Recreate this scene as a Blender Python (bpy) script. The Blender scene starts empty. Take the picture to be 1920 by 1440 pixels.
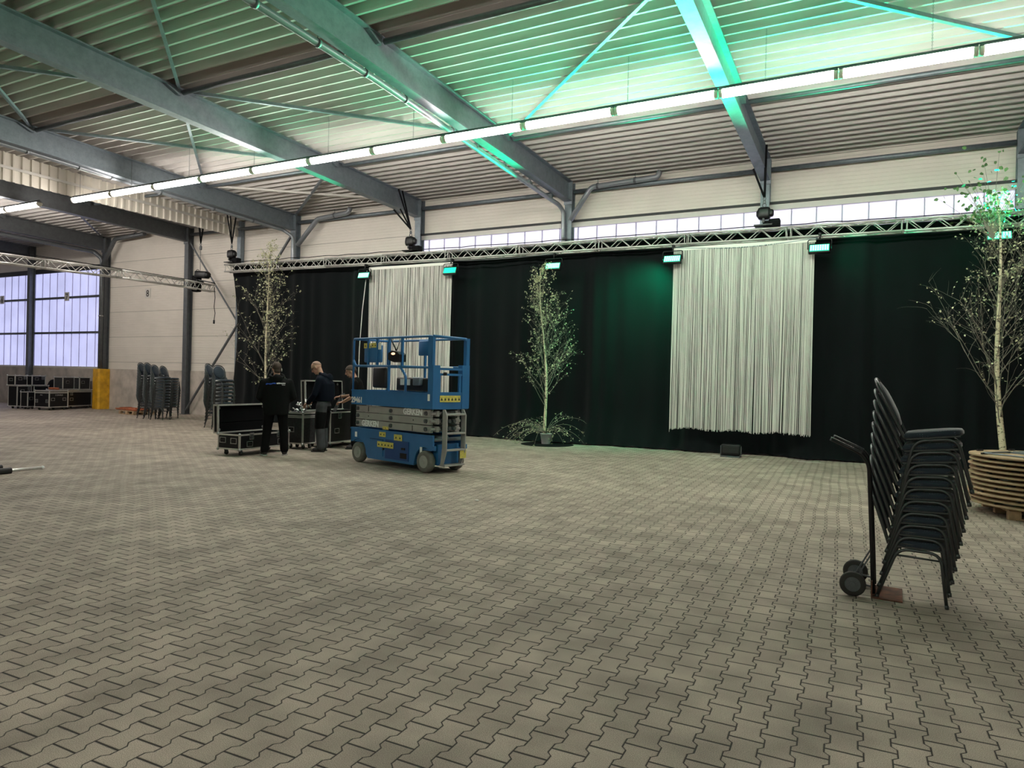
import bpy, bmesh, math, random
from mathutils import Vector, Matrix, Euler
PI = math.pi
V = Vector
scene = bpy.context.scene
COL = scene.collection

# ------------------------------------------------------------------ object helpers
def tag(o, label=None, cat=None, group=None, kind=None):
    if label: o['label'] = label
    if cat: o['category'] = cat
    if group: o['group'] = group
    if kind: o['kind'] = kind
    return o

def empty(name, loc=(0, 0, 0), rz=0.0, label=None, cat=None, group=None, kind=None, parent=None):
    o = bpy.data.objects.new(name, None)
    o.empty_display_size = 0.1
    COL.objects.link(o)
    o.location = loc
    o.rotation_euler = (0, 0, rz)
    if parent: o.parent = parent
    return tag(o, label, cat, group, kind)

def copy_tree(o, parent=None):
    c = o.copy()
    COL.objects.link(c)
    if parent is not None: c.parent = parent
    for ch in list(o.children):
        copy_tree(ch, c)
    return c

class MB:
    """collects shapes into one mesh"""
    def __init__(s):
        s.bm = bmesh.new(); s.m = 0
    def _f(s, vs, smooth=False):
        try: f = s.bm.faces.new(vs)
        except ValueError: return None
        f.material_index = s.m; f.smooth = smooth
        return f
    def box(s, c, d, rot=None):
        c = V(c); hx, hy, hz = d[0]/2, d[1]/2, d[2]/2
        R = rot if rot is not None else Matrix.Identity(3)
        vs = [s.bm.verts.new(c + R @ V((x*hx, y*hy, z*hz))) for x in (-1, 1) for y in (-1, 1) for z in (-1, 1)]
        for q in ((0,1,3,2),(4,6,7,5),(0,4,5,1),(2,3,7,6),(0,2,6,4),(1,5,7,3)):
            s._f([vs[i] for i in q])
        return s
    def bb(s, x0, x1, y0, y1, z0, z1):
        return s.box(((x0+x1)/2, (y0+y1)/2, (z0+z1)/2), (abs(x1-x0), abs(y1-y0), abs(z1-z0)))
    def rbox(s, c, d, r=0.01, rot=None, seg=2):
        """box with rounded edges"""
        t = bmesh.new()
        bmesh.ops.create_cube(t, size=1.0)
        bmesh.ops.scale(t, vec=d, verts=t.verts)
        bmesh.ops.bevel(t, geom=list(t.edges), offset=r, segments=seg, profile=0.5, affect='EDGES')
        R = rot if rot is not None else Matrix.Identity(3)
        mp = {}
        for v in t.verts: mp[v] = s.bm.verts.new(V(c) + R @ v.co)
        for f in t.faces: s._f([mp[v] for v in f.verts], True)
        t.free()
        return s
    def beam(s, a, b, w, h, up=(0, 0, 1)):
        a, b = V(a), V(b); d = (b-a)
        if d.length < 1e-6: return s
        x = d.normalized(); u = V(up)
        if abs(x.dot(u)) > 0.98: u = V((0, 1, 0))
        y = u.cross(x).normalized(); z = x.cross(y)
        R = Matrix((x, y, z)).transposed()
        return s.box((a+b)/2, (d.length, w, h), R)
    def tube(s, pts, r, n=10, cap=True, smooth=True, closed=False):
        pts = [V(p) for p in pts]; rr = r if isinstance(r, (list, tuple)) else [r]*len(pts)
        rings = []; prev = None
        N = len(pts)
        for i, p in enumerate(pts):
            if closed: t = pts[(i+1) % N] - pts[i-1]
            else: t = pts[min(i+1, N-1)] - pts[max(i-1, 0)]
            t.normalize()
            if prev is None:
                ref = V((0, 0, 1)) if abs(t.z) < 0.9 else V((1, 0, 0))
                nrm = t.cross(ref).normalized()
            else:
                nrm = (prev - t*prev.dot(t))
                nrm = nrm.normalized() if nrm.length > 1e-6 else t.orthogonal().normalized()
            prev = nrm; bn = t.cross(nrm)
            rings.append([s.bm.verts.new(p + (nrm*math.cos(2*PI*k/n) + bn*math.sin(2*PI*k/n))*rr[i]) for k in range(n)])
        for i in range(N if closed else N-1):
            A, B = rings[i], rings[(i+1) % N]
            for k in range(n): s._f([A[k], A[(k+1) % n], B[(k+1) % n], B[k]], smooth)
        if cap and not closed:
            s._f(list(reversed(rings[0]))); s._f(rings[-1])
        return s
    def cyl(s, a, b, r, n=16, r2=None, cap=True):
        return s.tube([a, b], [r, r if r2 is None else r2], n, cap)
    def lathe(s, prof, c=(0, 0, 0), axis='z', n=24, cap=True):
        """prof: list of (r, h)"""
        c = V(c); rings = []
        for r, h in prof:
            ring = []
            for k in range(n):
                a = 2*PI*k/n; x, y = r*math.cos(a), r*math.sin(a)
                p = {'z': V((x, y, h)), 'y': V((x, h, -y)), 'x': V((h, x, y))}[axis]
                ring.append(s.bm.verts.new(c+p))
            rings.append(ring)
        for A, B in zip(rings, rings[1:]):
            for k in range(n): s._f([A[k], A[(k+1) % n], B[(k+1) % n], B[k]], True)
        if cap:
            s._f(list(reversed(rings[0]))); s._f(rings[-1])
        return s
    def ball(s, c, r, n=12, sc=(1, 1, 1), rot=None):
        t = bmesh.new()
        bmesh.ops.create_uvsphere(t, u_segments=n, v_segments=max(6, n*2//3), radius=r)
        R = rot if rot is not None else Matrix.Identity(3); mp = {}
        for v in t.verts: mp[v] = s.bm.verts.new(V(c) + R @ V((v.co.x*sc[0], v.co.y*sc[1], v.co.z*sc[2])))
        for f in t.faces: s._f([mp[v] for v in f.verts], True)
        t.free(); return s
    def prism(s, poly, a, b, axis='y', smooth=False):
        """poly: list of 2D points extruded from a to b along axis"""
        def P(u, v, h):
            return {'y': V((u, h, v)), 'x': V((h, u, v)), 'z': V((u, v, h))}[axis]
        A = [s.bm.verts.new(P(u, v, a)) for u, v in poly]; B = [s.bm.verts.new(P(u, v, b)) for u, v in poly]
        n = len(poly)
        for k in range(n): s._f([A[k], A[(k+1) % n], B[(k+1) % n], B[k]], smooth)
        s._f(list(reversed(A))); s._f(B)
        return s
    def quad(s, a, b, c, d, smooth=False):
        s._f([s.bm.verts.new(V(p)) for p in (a, b, c, d)], smooth); return s
    def build(s, name, mats, parent=None, loc=None, rot=None, fix=True):
        if fix: bmesh.ops.recalc_face_normals(s.bm, faces=s.bm.faces)
        me = bpy.data.meshes.new(name); s.bm.to_mesh(me); s.bm.free()
        for m in (mats if isinstance(mats, (list, tuple)) else [mats]): me.materials.append(m)
        o = bpy.data.objects.new(name, me); COL.objects.link(o)
        if parent: o.parent = parent
        if loc: o.location = loc
        if rot: o.rotation_euler = rot
        return o

def text_obj(name, txt, size, mat, parent=None, loc=(0, 0, 0), rot=(0, 0, 0), sx=1.0, ext=0.001, bold=0.0, align='LEFT'):
    cu = bpy.data.curves.new(name, 'FONT'); cu.body = txt; cu.size = size; cu.extrude = ext; cu.offset = bold
    cu.align_x = align; cu.resolution_u = 2
    t = bpy.data.objects.new(name, cu); COL.objects.link(t)
    bpy.context.view_layer.update()
    me = bpy.data.meshes.new_from_object(t.evaluated_get(bpy.context.evaluated_depsgraph_get()))
    bpy.data.objects.remove(t); me.materials.clear(); me.materials.append(mat)
    o = bpy.data.objects.new(name, me); COL.objects.link(o)
    if parent: o.parent = parent
    o.location = loc; o.rotation_euler = rot; o.scale = (sx, 1, 1)
    return o

def arc(c, r, a0, a1, n, plane='xz'):
    out = []
    for i in range(n+1):
        a = math.radians(a0 + (a1-a0)*i/n); u, v = r*math.cos(a), r*math.sin(a)
        out.append(V(c) + {'xz': V((u, 0, v)), 'xy': V((u, v, 0)), 'yz': V((0, u, v))}[plane])
    return out

def bend(pts, r, n=4):
    """round the inner corners of a polyline"""
    pts = [V(p) for p in pts]; out = [pts[0]]
    for i in range(1, len(pts)-1):
        a, b, c = pts[i-1], pts[i], pts[i+1]
        d1 = (a-b); d2 = (c-b); q = min(r, d1.length*0.45, d2.length*0.45)
        p0 = b + d1.normalized()*q; p1 = b + d2.normalized()*q
        for k in range(n+1):
            t = k/n; out.append((1-t)**2*p0 + 2*t*(1-t)*b + t*t*p1)
    out.append(pts[-1]); return out

# ------------------------------------------------------------------ materials
def newmat(name):
    m = bpy.data.materials.new(name); m.use_nodes = True
    nt = m.node_tree; b = nt.nodes['Principled BSDF']
    return m, nt, b

def mat(name, col, rough=0.5, metal=0.0, var=0.0, scale=8.0, bump=0.0, bscale=60.0, spec=0.5, stretch=None, var2=None, sheen=0.0):
    m, nt, b = newmat(name)
    b.inputs['Base Color'].default_value = (*col, 1); b.inputs['Roughness'].default_value = rough
    b.inputs['Metallic'].default_value = metal; b.inputs['Specular IOR Level'].default_value = spec
    if sheen: b.inputs['Sheen Weight'].default_value = sheen
    if var or bump:
        tc = nt.nodes.new('ShaderNodeTexCoord'); mp = nt.nodes.new('ShaderNodeMapping')
        nt.links.new(tc.outputs['Object'], mp.inputs[0])
        if stretch: mp.inputs['Scale'].default_value = stretch
    if var:
        n = nt.nodes.new('ShaderNodeTexNoise'); n.inputs['Scale'].default_value = scale; n.inputs['Detail'].default_value = 5
        nt.links.new(mp.outputs[0], n.inputs['Vector'])
        r = nt.nodes.new('ShaderNodeValToRGB')
        lo = [max(0, c*(1-var)) for c in col]; hi = list(var2) if var2 else [min(1, c*(1+var)) for c in col]
        r.color_ramp.elements[0].position = 0.3; r.color_ramp.elements[1].position = 0.7
        r.color_ramp.elements[0].color = (*lo, 1); r.color_ramp.elements[1].color = (*hi, 1)
        nt.links.new(n.outputs['Fac'], r.inputs[0]); nt.links.new(r.outputs[0], b.inputs['Base Color'])
    if bump:
        n2 = nt.nodes.new('ShaderNodeTexNoise'); n2.inputs['Scale'].default_value = bscale; n2.inputs['Detail'].default_value = 4
        nt.links.new(mp.outputs[0], n2.inputs['Vector'])
        bp = nt.nodes.new('ShaderNodeBump'); bp.inputs['Strength'].default_value = bump; bp.inputs['Distance'].default_value = 0.01
        nt.links.new(n2.outputs['Fac'], bp.inputs['Height']); nt.links.new(bp.outputs[0], b.inputs['Normal'])
    return m

def emis(name, col, strength, base=(0.8, 0.8, 0.8)):
    m, nt, b = newmat(name)
    b.inputs['Base Color'].default_value = (*base, 1)
    b.inputs['Emission Color'].default_value = (*col, 1); b.inputs['Emission Strength'].default_value = strength
    return m

def N(nt, op, a, b=None, c=None, clamp=False):
    n = nt.nodes.new('ShaderNodeMath'); n.operation = op; n.use_clamp = clamp
    for i, x in enumerate((a, b, c)):
        if x is None: continue
        if isinstance(x, (int, float)): n.inputs[i].default_value = x
        else: nt.links.new(x, n.inputs[i])
    return n.outputs[0]

def mixc(nt, fac, a, b, mode='MIX'):
    n = nt.nodes.new('ShaderNodeMix'); n.data_type = 'RGBA'; n.blend_type = mode
    for i, x in ((0, fac), (6, a), (7, b)):
        if isinstance(x, (int, float)): n.inputs[i].default_value = x
        elif isinstance(x, tuple): n.inputs[i].default_value = (*x, 1)
        else: nt.links.new(x, n.inputs[i])
    return n.outputs[2]

def paver_mat():
    m, nt, b = newmat('h_shaped_concrete_pavers')
    tc = nt.nodes.new('ShaderNodeTexCoord'); mp = nt.nodes.new('ShaderNodeMapping')
    mp.inputs['Rotation'].default_value = (0, 0, math.radians(-1.6)); mp.inputs['Location'].default_value = (0.02, 0.05, 0)
    nt.links.new(tc.outputs['Object'], mp.inputs[0])
    # slow waviness of the laid rows
    nw = nt.nodes.new('ShaderNodeTexNoise'); nw.inputs['Scale'].default_value = 0.45; nt.links.new(mp.outputs[0], nw.inputs['Vector'])
    sp = nt.nodes.new('ShaderNodeSeparateXYZ'); nt.links.new(mp.outputs[0], sp.inputs[0])
    w = N(nt, 'MULTIPLY', N(nt, 'SUBTRACT', nw.outputs['Fac'], 0.5), 0.10)
    X = N(nt, 'DIVIDE', N(nt, 'ADD', sp.outputs[0], w), 0.1435)
    Y = N(nt, 'DIVIDE', N(nt, 'ADD', sp.outputs[1], w), 0.208)
    n_ = N(nt, 'ROUND', X)
    par = N(nt, 'MULTIPLY', N(nt, 'FRACT', N(nt, 'ADD', N(nt, 'MULTIPLY', n_, 0.5), 0.001)), 2.0)      # ~0 even, ~1 odd
    sgn = N(nt, 'SUBTRACT', 1.0, N(nt, 'MULTIPLY', par, 2.0))
    fy = N(nt, 'FRACT', Y)
    tri = N(nt, 'SUBTRACT', N(nt, 'MULTIPLY', N(nt, 'ABSOLUTE', N(nt, 'SUBTRACT', fy, 0.5)), 4.0), 1.0)      # +1 at joint, -1 half way
    wv = N(nt, 'MAXIMUM', N(nt, 'MINIMUM', N(nt, 'MULTIPLY', tri, 4.5), 1.0), -1.0)
    off = N(nt, 'MULTIPLY', N(nt, 'MULTIPLY', wv, sgn), 0.085)
    d = N(nt, 'SUBTRACT', N(nt, 'SUBTRACT', X, n_), off)
    col = N(nt, 'ADD', n_, N(nt, 'SUBTRACT', N(nt, 'GREATER_THAN', d, 0.0), 1.0))      # n or n-1
    dx = N(nt, 'MULTIPLY', N(nt, 'ABSOLUTE', d), 0.1435)
    par2 = N(nt, 'FRACT', N(nt, 'ADD', N(nt, 'MULTIPLY', col, 0.5), 0.001))            # 0 / .5
    # boundary n even bulges right at joint => column n-1 (left of it) has its joint there
    Yc = N(nt, 'ADD', N(nt, 'ADD', Y, par2), 0.5)
    ry = N(nt, 'ROUND', Yc)
    dy = N(nt, 'MULTIPLY', N(nt, 'ABSOLUTE', N(nt, 'SUBTRACT', Yc, ry)), 0.208)
    # transition edges slope; joint distance
    dist = N(nt, 'MINIMUM', dx, N(nt, 'MULTIPLY', dy, 0.62))
    nj = nt.nodes.new('ShaderNodeTexNoise'); nj.inputs['Scale'].default_value = 5.0; nt.links.new(mp.outputs[0], nj.inputs['Vector'])
    jw = N(nt, 'ADD', 0.0012, N(nt, 'MULTIPLY', nj.outputs['Fac'], 0.0048))
    mr = nt.nodes.new('ShaderNodeMapRange'); mr.interpolation_type = 'SMOOTHSTEP'
    nt.links.new(dist, mr.inputs[0]); mr.inputs[1].default_value = 0.0008
    nt.links.new(N(nt, 'ADD', jw, 0.0025), mr.inputs[2]); mr.inputs[3].default_value = 0; mr.inputs[4].default_value = 1
    stone = mr.outputs[0]
    # per-stone tone
    cv = nt.nodes.new('ShaderNodeCombineXYZ'); nt.links.new(col, cv.inputs[0])
    nt.links.new(N(nt, 'FLOOR', Yc), cv.inputs[1])
    wn = nt.nodes.new('ShaderNodeTexWhiteNoise'); nt.links.new(cv.outputs[0], wn.inputs['Vector'])
    big = nt.nodes.new('ShaderNodeTexNoise'); big.inputs['Scale'].default_value = 0.35; big.inputs['Detail'].default_value = 5
    nt.links.new(tc.outputs['Object'], big.inputs['Vector'])
    fine = nt.nodes.new('ShaderNodeTexNoise'); fine.inputs['Scale'].default_value = 260; fine.inputs['Detail'].default_value = 3
    nt.links.new(mp.outputs[0], fine.inputs['Vector'])
    c1 = mixc(nt, wn.outputs[0], (0.330, 0.280, 0.228), (0.420, 0.358, 0.294))
    rb = nt.nodes.new('ShaderNodeMapRange'); nt.links.new(big.outputs['Fac'], rb.inputs[0])
    rb.inputs[1].default_value = 0.3; rb.inputs[2].default_value = 0.7; rb.inputs[3].default_value = 0.80; rb.inputs[4].default_value = 1.16
    sm = nt.nodes.new('ShaderNodeTexNoise'); sm.inputs['Scale'].default_value = 2.2; sm.inputs['Detail'].default_value = 6
    nt.links.new(tc.outputs['Object'], sm.inputs['Vector'])
    rs = nt.nodes.new('ShaderNodeMapRange'); nt.links.new(sm.outputs['Fac'], rs.inputs[0])
    rs.inputs[1].default_value = 0.32; rs.inputs[2].default_value = 0.62; rs.inputs[3].default_value = 0.72; rs.inputs[4].default_value = 1.06
    rf = nt.nodes.new('ShaderNodeMapRange'); nt.links.new(fine.outputs['Fac'], rf.inputs[0])
    rf.inputs[1].default_value = 0.3; rf.inputs[2].default_value = 0.7; rf.inputs[3].default_value = 0.45; rf.inputs[4].default_value = 1.6
    k = N(nt, 'MULTIPLY', N(nt, 'MULTIPLY', rb.outputs[0], rs.outputs[0]), rf.outputs[0])
    sc = nt.nodes.new('ShaderNodeVectorMath'); sc.operation = 'SCALE'; nt.links.new(c1, sc.inputs[0]); nt.links.new(k, sc.inputs['Scale'])
    fin = mixc(nt, stone, (0.010, 0.008, 0.006), sc.outputs[0])
    nt.links.new(fin, b.inputs['Base Color'])
    b.inputs['Roughness'].default_value = 0.72; b.inputs['Specular IOR Level'].default_value = 0.35
    mr2 = nt.nodes.new('ShaderNodeMapRange'); mr2.interpolation_type = 'SMOOTHSTEP'; nt.links.new(dist, mr2.inputs[0])
    mr2.inputs[1].default_value = 0.0; mr2.inputs[2].default_value = 0.008
    h = N(nt, 'ADD', N(nt, 'MULTIPLY', mr2.outputs[0], 0.004), N(nt, 'MULTIPLY', wn.outputs[0], 0.0012))
    h = N(nt, 'ADD', h, N(nt, 'MULTIPLY', fine.outputs['Fac'], 0.0012))
    bp = nt.nodes.new('ShaderNodeBump'); bp.inputs['Distance'].default_value = 1.0; bp.inputs['Strength'].default_value = 0.8
    nt.links.new(h, bp.inputs['Height']); nt.links.new(bp.outputs[0], b.inputs['Normal'])
    return m

def panel_mat(name, col, pitch=0.1):
    """micro-ribbed sandwich panel: fine horizontal grooves every pitch, panel joint every metre"""
    m, nt, b = newmat(name)
    tc = nt.nodes.new('ShaderNodeTexCoord'); sp = nt.nodes.new('ShaderNodeSeparateXYZ'); nt.links.new(tc.outputs['Object'], sp.inputs[0])
    f = N(nt, 'FRACT', N(nt, 'DIVIDE', sp.outputs[2], pitch)); g = N(nt, 'ABSOLUTE', N(nt, 'SUBTRACT', f, 0.5))
    mr = nt.nodes.new('ShaderNodeMapRange'); mr.interpolation_type = 'SMOOTHSTEP'; nt.links.new(g, mr.inputs[0])
    mr.inputs[1].default_value = 0.34; mr.inputs[2].default_value = 0.5; mr.inputs[3].default_value = 1; mr.inputs[4].default_value = 0
    f2 = N(nt, 'FRACT', N(nt, 'DIVIDE', N(nt, 'ADD', sp.outputs[2], 0.12), 1.1)); j = N(nt, 'LESS_THAN', f2, 0.014)
    n = nt.nodes.new('ShaderNodeTexNoise'); n.inputs['Scale'].default_value = 1.2; n.inputs['Detail'].default_value = 6
    nt.links.new(tc.outputs['Object'], n.inputs['Vector'])
    c = mixc(nt, n.outputs['Fac'], tuple(x*0.86 for x in col), tuple(min(1, x*1.08) for x in col))
    c = mixc(nt, j, c, tuple(x*0.35 for x in col))
    nt.links.new(c, b.inputs['Base Color']); b.inputs['Roughness'].default_value = 0.45
    bp = nt.nodes.new('ShaderNodeBump'); bp.inputs['Distance'].default_value = 0.006; bp.inputs['Strength'].default_value = 0.9
    nt.links.new(mr.outputs[0], bp.inputs['Height']); nt.links.new(bp.outputs[0], b.inputs['Normal'])
    return m

def window_mat(name, col, strength, period):
    """multiwall polycarbonate lit by daylight outside: fine vertical flutes"""
    m, nt, b = newmat(name)
    tc = nt.nodes.new('ShaderNodeTexCoord'); sp = nt.nodes.new('ShaderNodeSeparateXYZ'); nt.links.new(tc.outputs['Object'], sp.inputs[0])
    f = N(nt, 'FRACT', N(nt, 'DIVIDE', sp.outputs[0], period)); g = N(nt, 'LESS_THAN', f, 0.25)
    n = nt.nodes.new('ShaderNodeTexNoise'); n.inputs['Scale'].default_value = 0.9; n.inputs['Detail'].default_value = 3
    nt.links.new(tc.outputs['Object'], n.inputs['Vector'])
    k = N(nt, 'MULTIPLY', N(nt, 'SUBTRACT', 1.0, N(nt, 'MULTIPLY', g, 0.16)), N(nt, 'ADD', 0.72, N(nt, 'MULTIPLY', n.outputs['Fac'], 0.56)))
    b.inputs['Base Color'].default_value = (0.25, 0.26, 0.30, 1); b.inputs['Roughness'].default_value = 0.25
    b.inputs['Emission Color'].default_value = (*col, 1)
    nt.links.new(N(nt, 'MULTIPLY', k, strength), b.inputs['Emission Strength'])
    return m

def dots_mat(name, col, dot, scale=55):
    m, nt, b = newmat(name)
    tc = nt.nodes.new('ShaderNodeTexCoord'); v = nt.nodes.new('ShaderNodeTexVoronoi'); v.inputs['Scale'].default_value = scale
    v.inputs['Randomness'].default_value = 0.15
    nt.links.new(tc.outputs['Object'], v.inputs['Vector'])
    g = N(nt, 'LESS_THAN', v.outputs['Distance'], 0.17)
    nt.links.new(mixc(nt, g, col, dot), b.inputs['Base Color']); b.inputs['Roughness'].default_value = 0.85
    b.inputs['Sheen Weight'].default_value = 0.6; b.inputs['Sheen Roughness'].default_value = 0.4
    return m

def bark_mat():
    m, nt, b = newmat('birch_bark')
    tc = nt.nodes.new('ShaderNodeTexCoord'); mp = nt.nodes.new('ShaderNodeMapping'); mp.inputs['Scale'].default_value = (14, 14, 26)
    nt.links.new(tc.outputs['Object'], mp.inputs[0])
    n = nt.nodes.new('ShaderNodeTexNoise'); n.inputs['Scale'].default_value = 1; n.inputs['Detail'].default_value = 4
    nt.links.new(mp.outputs[0], n.inputs['Vector'])
    r = nt.nodes.new('ShaderNodeValToRGB'); r.color_ramp.elements[0].position = 0.36; r.color_ramp.elements[1].position = 0.46
    r.color_ramp.elements[0].color = (0.06, 0.045, 0.03, 1); r.color_ramp.elements[1].color = (0.62, 0.55, 0.38, 1)
    nt.links.new(n.outputs['Fac'], r.inputs[0]); nt.links.new(r.outputs[0], b.inputs['Base Color']); b.inputs['Roughness'].default_value = 0.7
    return m

def galv_mat(name, col, var=0.25, metal=0.55, rough=0.5):
    m, nt, b = newmat(name)
    tc = nt.nodes.new('ShaderNodeTexCoord'); n = nt.nodes.new('ShaderNodeTexNoise'); n.inputs['Scale'].default_value = 6; n.inputs['Detail'].default_value = 8
    n.inputs['Roughness'].default_value = 0.75
    nt.links.new(tc.outputs['Object'], n.inputs['Vector'])
    mr = nt.nodes.new('ShaderNodeMapRange'); nt.links.new(n.outputs['Fac'], mr.inputs[0]); mr.inputs[1].default_value = 0.25; mr.inputs[2].default_value = 0.75
    c = mixc(nt, mr.outputs[0], tuple(x*(1-var) for x in col), tuple(min(1, x*(1+var)) for x in col))
    nt.links.new(c, b.inputs['Base Color']); b.inputs['Metallic'].default_value = metal; b.inputs['Roughness'].default_value = rough
    return m

M = {}
M['paver'] = paver_mat()
M['deck'] = mat('grey_white_roof_deck', (0.46, 0.438, 0.415), 0.55, 0.0, var=0.12, scale=1.5, stretch=(0.4, 4, 4))
M['curtain_sheet'] = mat('cream_ribbed_sheet', (0.68, 0.64, 0.56), 0.45)
M['panel'] = panel_mat('cream_sandwich_panel', (0.74, 0.69, 0.62))
M['panel_left'] = M['panel']
M['plinth'] = mat('concrete_plinth', (0.46, 0.41, 0.36), 0.85, var=0.22, scale=2.5, bump=0.15, bscale=30)
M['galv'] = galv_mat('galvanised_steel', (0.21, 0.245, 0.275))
M['galv_dark'] = galv_mat('dark_galvanised_steel', (0.13, 0.14, 0.15), 0.25, 0.5, 0.5)  # darker galvanised tone, for fittings and the frame beyond the smoke curtain
M['pipe'] = galv_mat('grey_drain_pipe', (0.24, 0.26, 0.28), 0.12, 0.3, 0.35)
M['chrome'] = mat('bright_steel', (0.62, 0.62, 0.62), 0.25, 1.0)
M['alu'] = mat('brushed_aluminium', (0.62, 0.61, 0.58), 0.36, 0.5, var=0.08, scale=20)
M['black_metal'] = mat('black_painted_metal', (0.010, 0.010, 0.011), 0.4, 0.3)
M['black_plastic'] = mat('black_plastic', (0.011, 0.011, 0.012), 0.5)
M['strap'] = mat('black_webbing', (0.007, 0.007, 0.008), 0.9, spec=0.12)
M['white_paint'] = mat('white_painted_steel', (0.62, 0.60, 0.56), 0.4)
M['black_gap'] = mat('dark_shadow_gap_profile', (0.03, 0.032, 0.035), 0.6)
M['yellow'] = mat('chipped_yellow_paint', (0.62, 0.33, 0.015), 0.5, var=0.25, scale=4, bump=0.05)
M['window'] = window_mat('daylit_polycarbonate', (0.60, 0.62, 1.0), 0.19, 0.075)
M['window_strip'] = window_mat('daylit_polycarbonate_strip', (0.84, 0.78, 1.0), 0.225, 0.05)
M['mullion'] = mat('translucent_joint_profile', (0.48, 0.47, 0.62), 0.4)
M['molton'] = mat('black_stage_molton', (0.0042, 0.0056, 0.0066), 0.95, var=0.15, scale=2, bump=0.08, bscale=220, sheen=0.06, stretch=(1, 1, 0.4), spec=0.12)
M['string'] = mat('white_string', (0.80, 0.77, 0.73), 0.8)
M['blue'] = mat('blue_lift_paint', (0.03, 0.15, 0.37), 0.36, var=0.10, scale=3)
M['blue_dark'] = mat('dark_blue_lift_paint', (0.012, 0.06, 0.22), 0.45)
M['grey_paint'] = mat('grey_scissor_paint', (0.34, 0.335, 0.32), 0.42, var=0.1, scale=5)
M['tyre'] = mat('grey_solid_tyre', (0.15, 0.145, 0.132), 0.85, var=0.15, scale=12, bump=0.1)
M['dark_rubber'] = mat('dark_rubber', (0.03, 0.028, 0.025), 0.8, var=0.2)
M['white'] = mat('white_lettering', (0.85, 0.86, 0.86), 0.5)
M['sticker'] = mat('yellow_warning_sticker', (0.66, 0.57, 0.13), 0.45, var=0.18, scale=40)
M['sticker_ink'] = mat('black_sticker_print', (0.02, 0.02, 0.015), 0.5)
M['laminate'] = mat('black_case_laminate', (0.007, 0.007, 0.009), 0.42, var=0.3, scale=12, bump=0.04, bscale=150, spec=0.3)
M['laminate_grey'] = mat('scuffed_grey_case_board', (0.026, 0.026, 0.028), 0.6, var=0.35, scale=18, bump=0.05, spec=0.3)
M['foam'] = mat('black_foam', (0.006, 0.006, 0.007), 0.95, spec=0.12)
M['dish'] = mat('silver_butterfly_dish', (0.45, 0.45, 0.45), 0.35, 0.8, var=0.3, scale=60)
M['chair_fabric'] = dots_mat('navy_dotted_fabric', (0.014, 0.026, 0.042), (0.10, 0.13, 0.17))
M['chair_frame'] = mat('hammered_charcoal_frame', (0.075, 0.082, 0.085), 0.34, 0.55, bump=0.05, bscale=120)
M['ply_edge'] = mat('plywood_edge', (0.40, 0.285, 0.17), 0.6, var=0.25, scale=6, stretch=(1, 1, 30))
M['ply_top'] = mat('worn_wooden_table_top', (0.42, 0.30, 0.18), 0.55, var=0.25, scale=3)
M['pallet'] = mat('rough_pallet_wood', (0.40, 0.27, 0.16), 0.85, var=0.35, scale=8)
M['red_wood'] = mat('orange_painted_wood', (0.42, 0.13, 0.06), 0.7, var=0.3, scale=5)
M['rust'] = mat('rusty_plate', (0.075, 0.045, 0.032), 0.75, 0.2, var=0.5, scale=9, var2=(0.20, 0.075, 0.04))
M['bark'] = bark_mat()
M['twig'] = mat('brown_grey_twig', (0.20, 0.18, 0.145), 0.8)
M['leaf'] = mat('pale_green_birch_leaf', (0.40, 0.43, 0.22), 0.4, var=0.4, scale=9, var2=(0.72, 0.70, 0.45))
M['leaf2'] = mat('deep_green_birch_leaf', (0.10, 0.20, 0.07), 0.55, var=0.5, scale=9)
M['pot'] = mat('grey_zinc_bucket', (0.50, 0.51, 0.51), 0.5, 0.0)
M['soil'] = mat('potting_soil', (0.05, 0.035, 0.025), 0.95)
M['skin'] = mat('skin', (0.50, 0.28, 0.20), 0.55, var=0.08, scale=10)
M['hair_brown'] = mat('short_brown_hair', (0.055, 0.036, 0.026), 0.8, bump=0.4, bscale=180)
M['hair_grey'] = mat('cropped_grey_hair', (0.34, 0.22, 0.17), 0.8, bump=0.3, bscale=200)
M['jacket_black'] = mat('black_softshell', (0.0055, 0.0065, 0.0065), 0.75, bump=0.25, bscale=9, spec=0.12)
M['hoodie_navy'] = mat('navy_hoodie_cotton', (0.005, 0.0075, 0.015), 0.85, bump=0.25, bscale=9, spec=0.12)
M['tee_black'] = mat('black_cotton_shirt', (0.005, 0.0055, 0.0055), 0.85, bump=0.2, bscale=9, spec=0.12)
M['trouser_black'] = mat('black_trousers', (0.005, 0.005, 0.0055), 0.8, bump=0.3, bscale=10, spec=0.12)
M['trouser_grey'] = mat('grey_work_trousers', (0.06, 0.062, 0.068), 0.8, var=0.2, scale=7, bump=0.35, bscale=11, spec=0.12)
M['shoe'] = mat('dark_work_shoe', (0.022, 0.020, 0.020), 0.6)
M['sole'] = mat('pale_shoe_sole', (0.45, 0.44, 0.42), 0.7)
M['blue_print'] = mat('blue_logo_print', (0.03, 0.10, 0.55), 0.5)
M['tube_lit'] = emis('lit_fluorescent_diffuser', (1.0, 0.93, 0.86), 15.0)
M['green_lit'] = emis('green_led_face', (0.0, 1.0, 0.48), 0.30, (0.02, 0.2, 0.12))
M['green_core'] = emis('bright_green_led', (0.36, 1.0, 0.62), 0.62, (0.1, 0.3, 0.2))
M['lamp_glow'] = emis('warm_work_lamp_glow', (1.0, 0.55, 0.28), 0.35)
M['litter'] = mat('white_paper_scrap', (0.75, 0.74, 0.70), 0.8)
M['clear'] = mat('frosted_end_cap', (0.75, 0.72, 0.62), 0.4)

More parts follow.
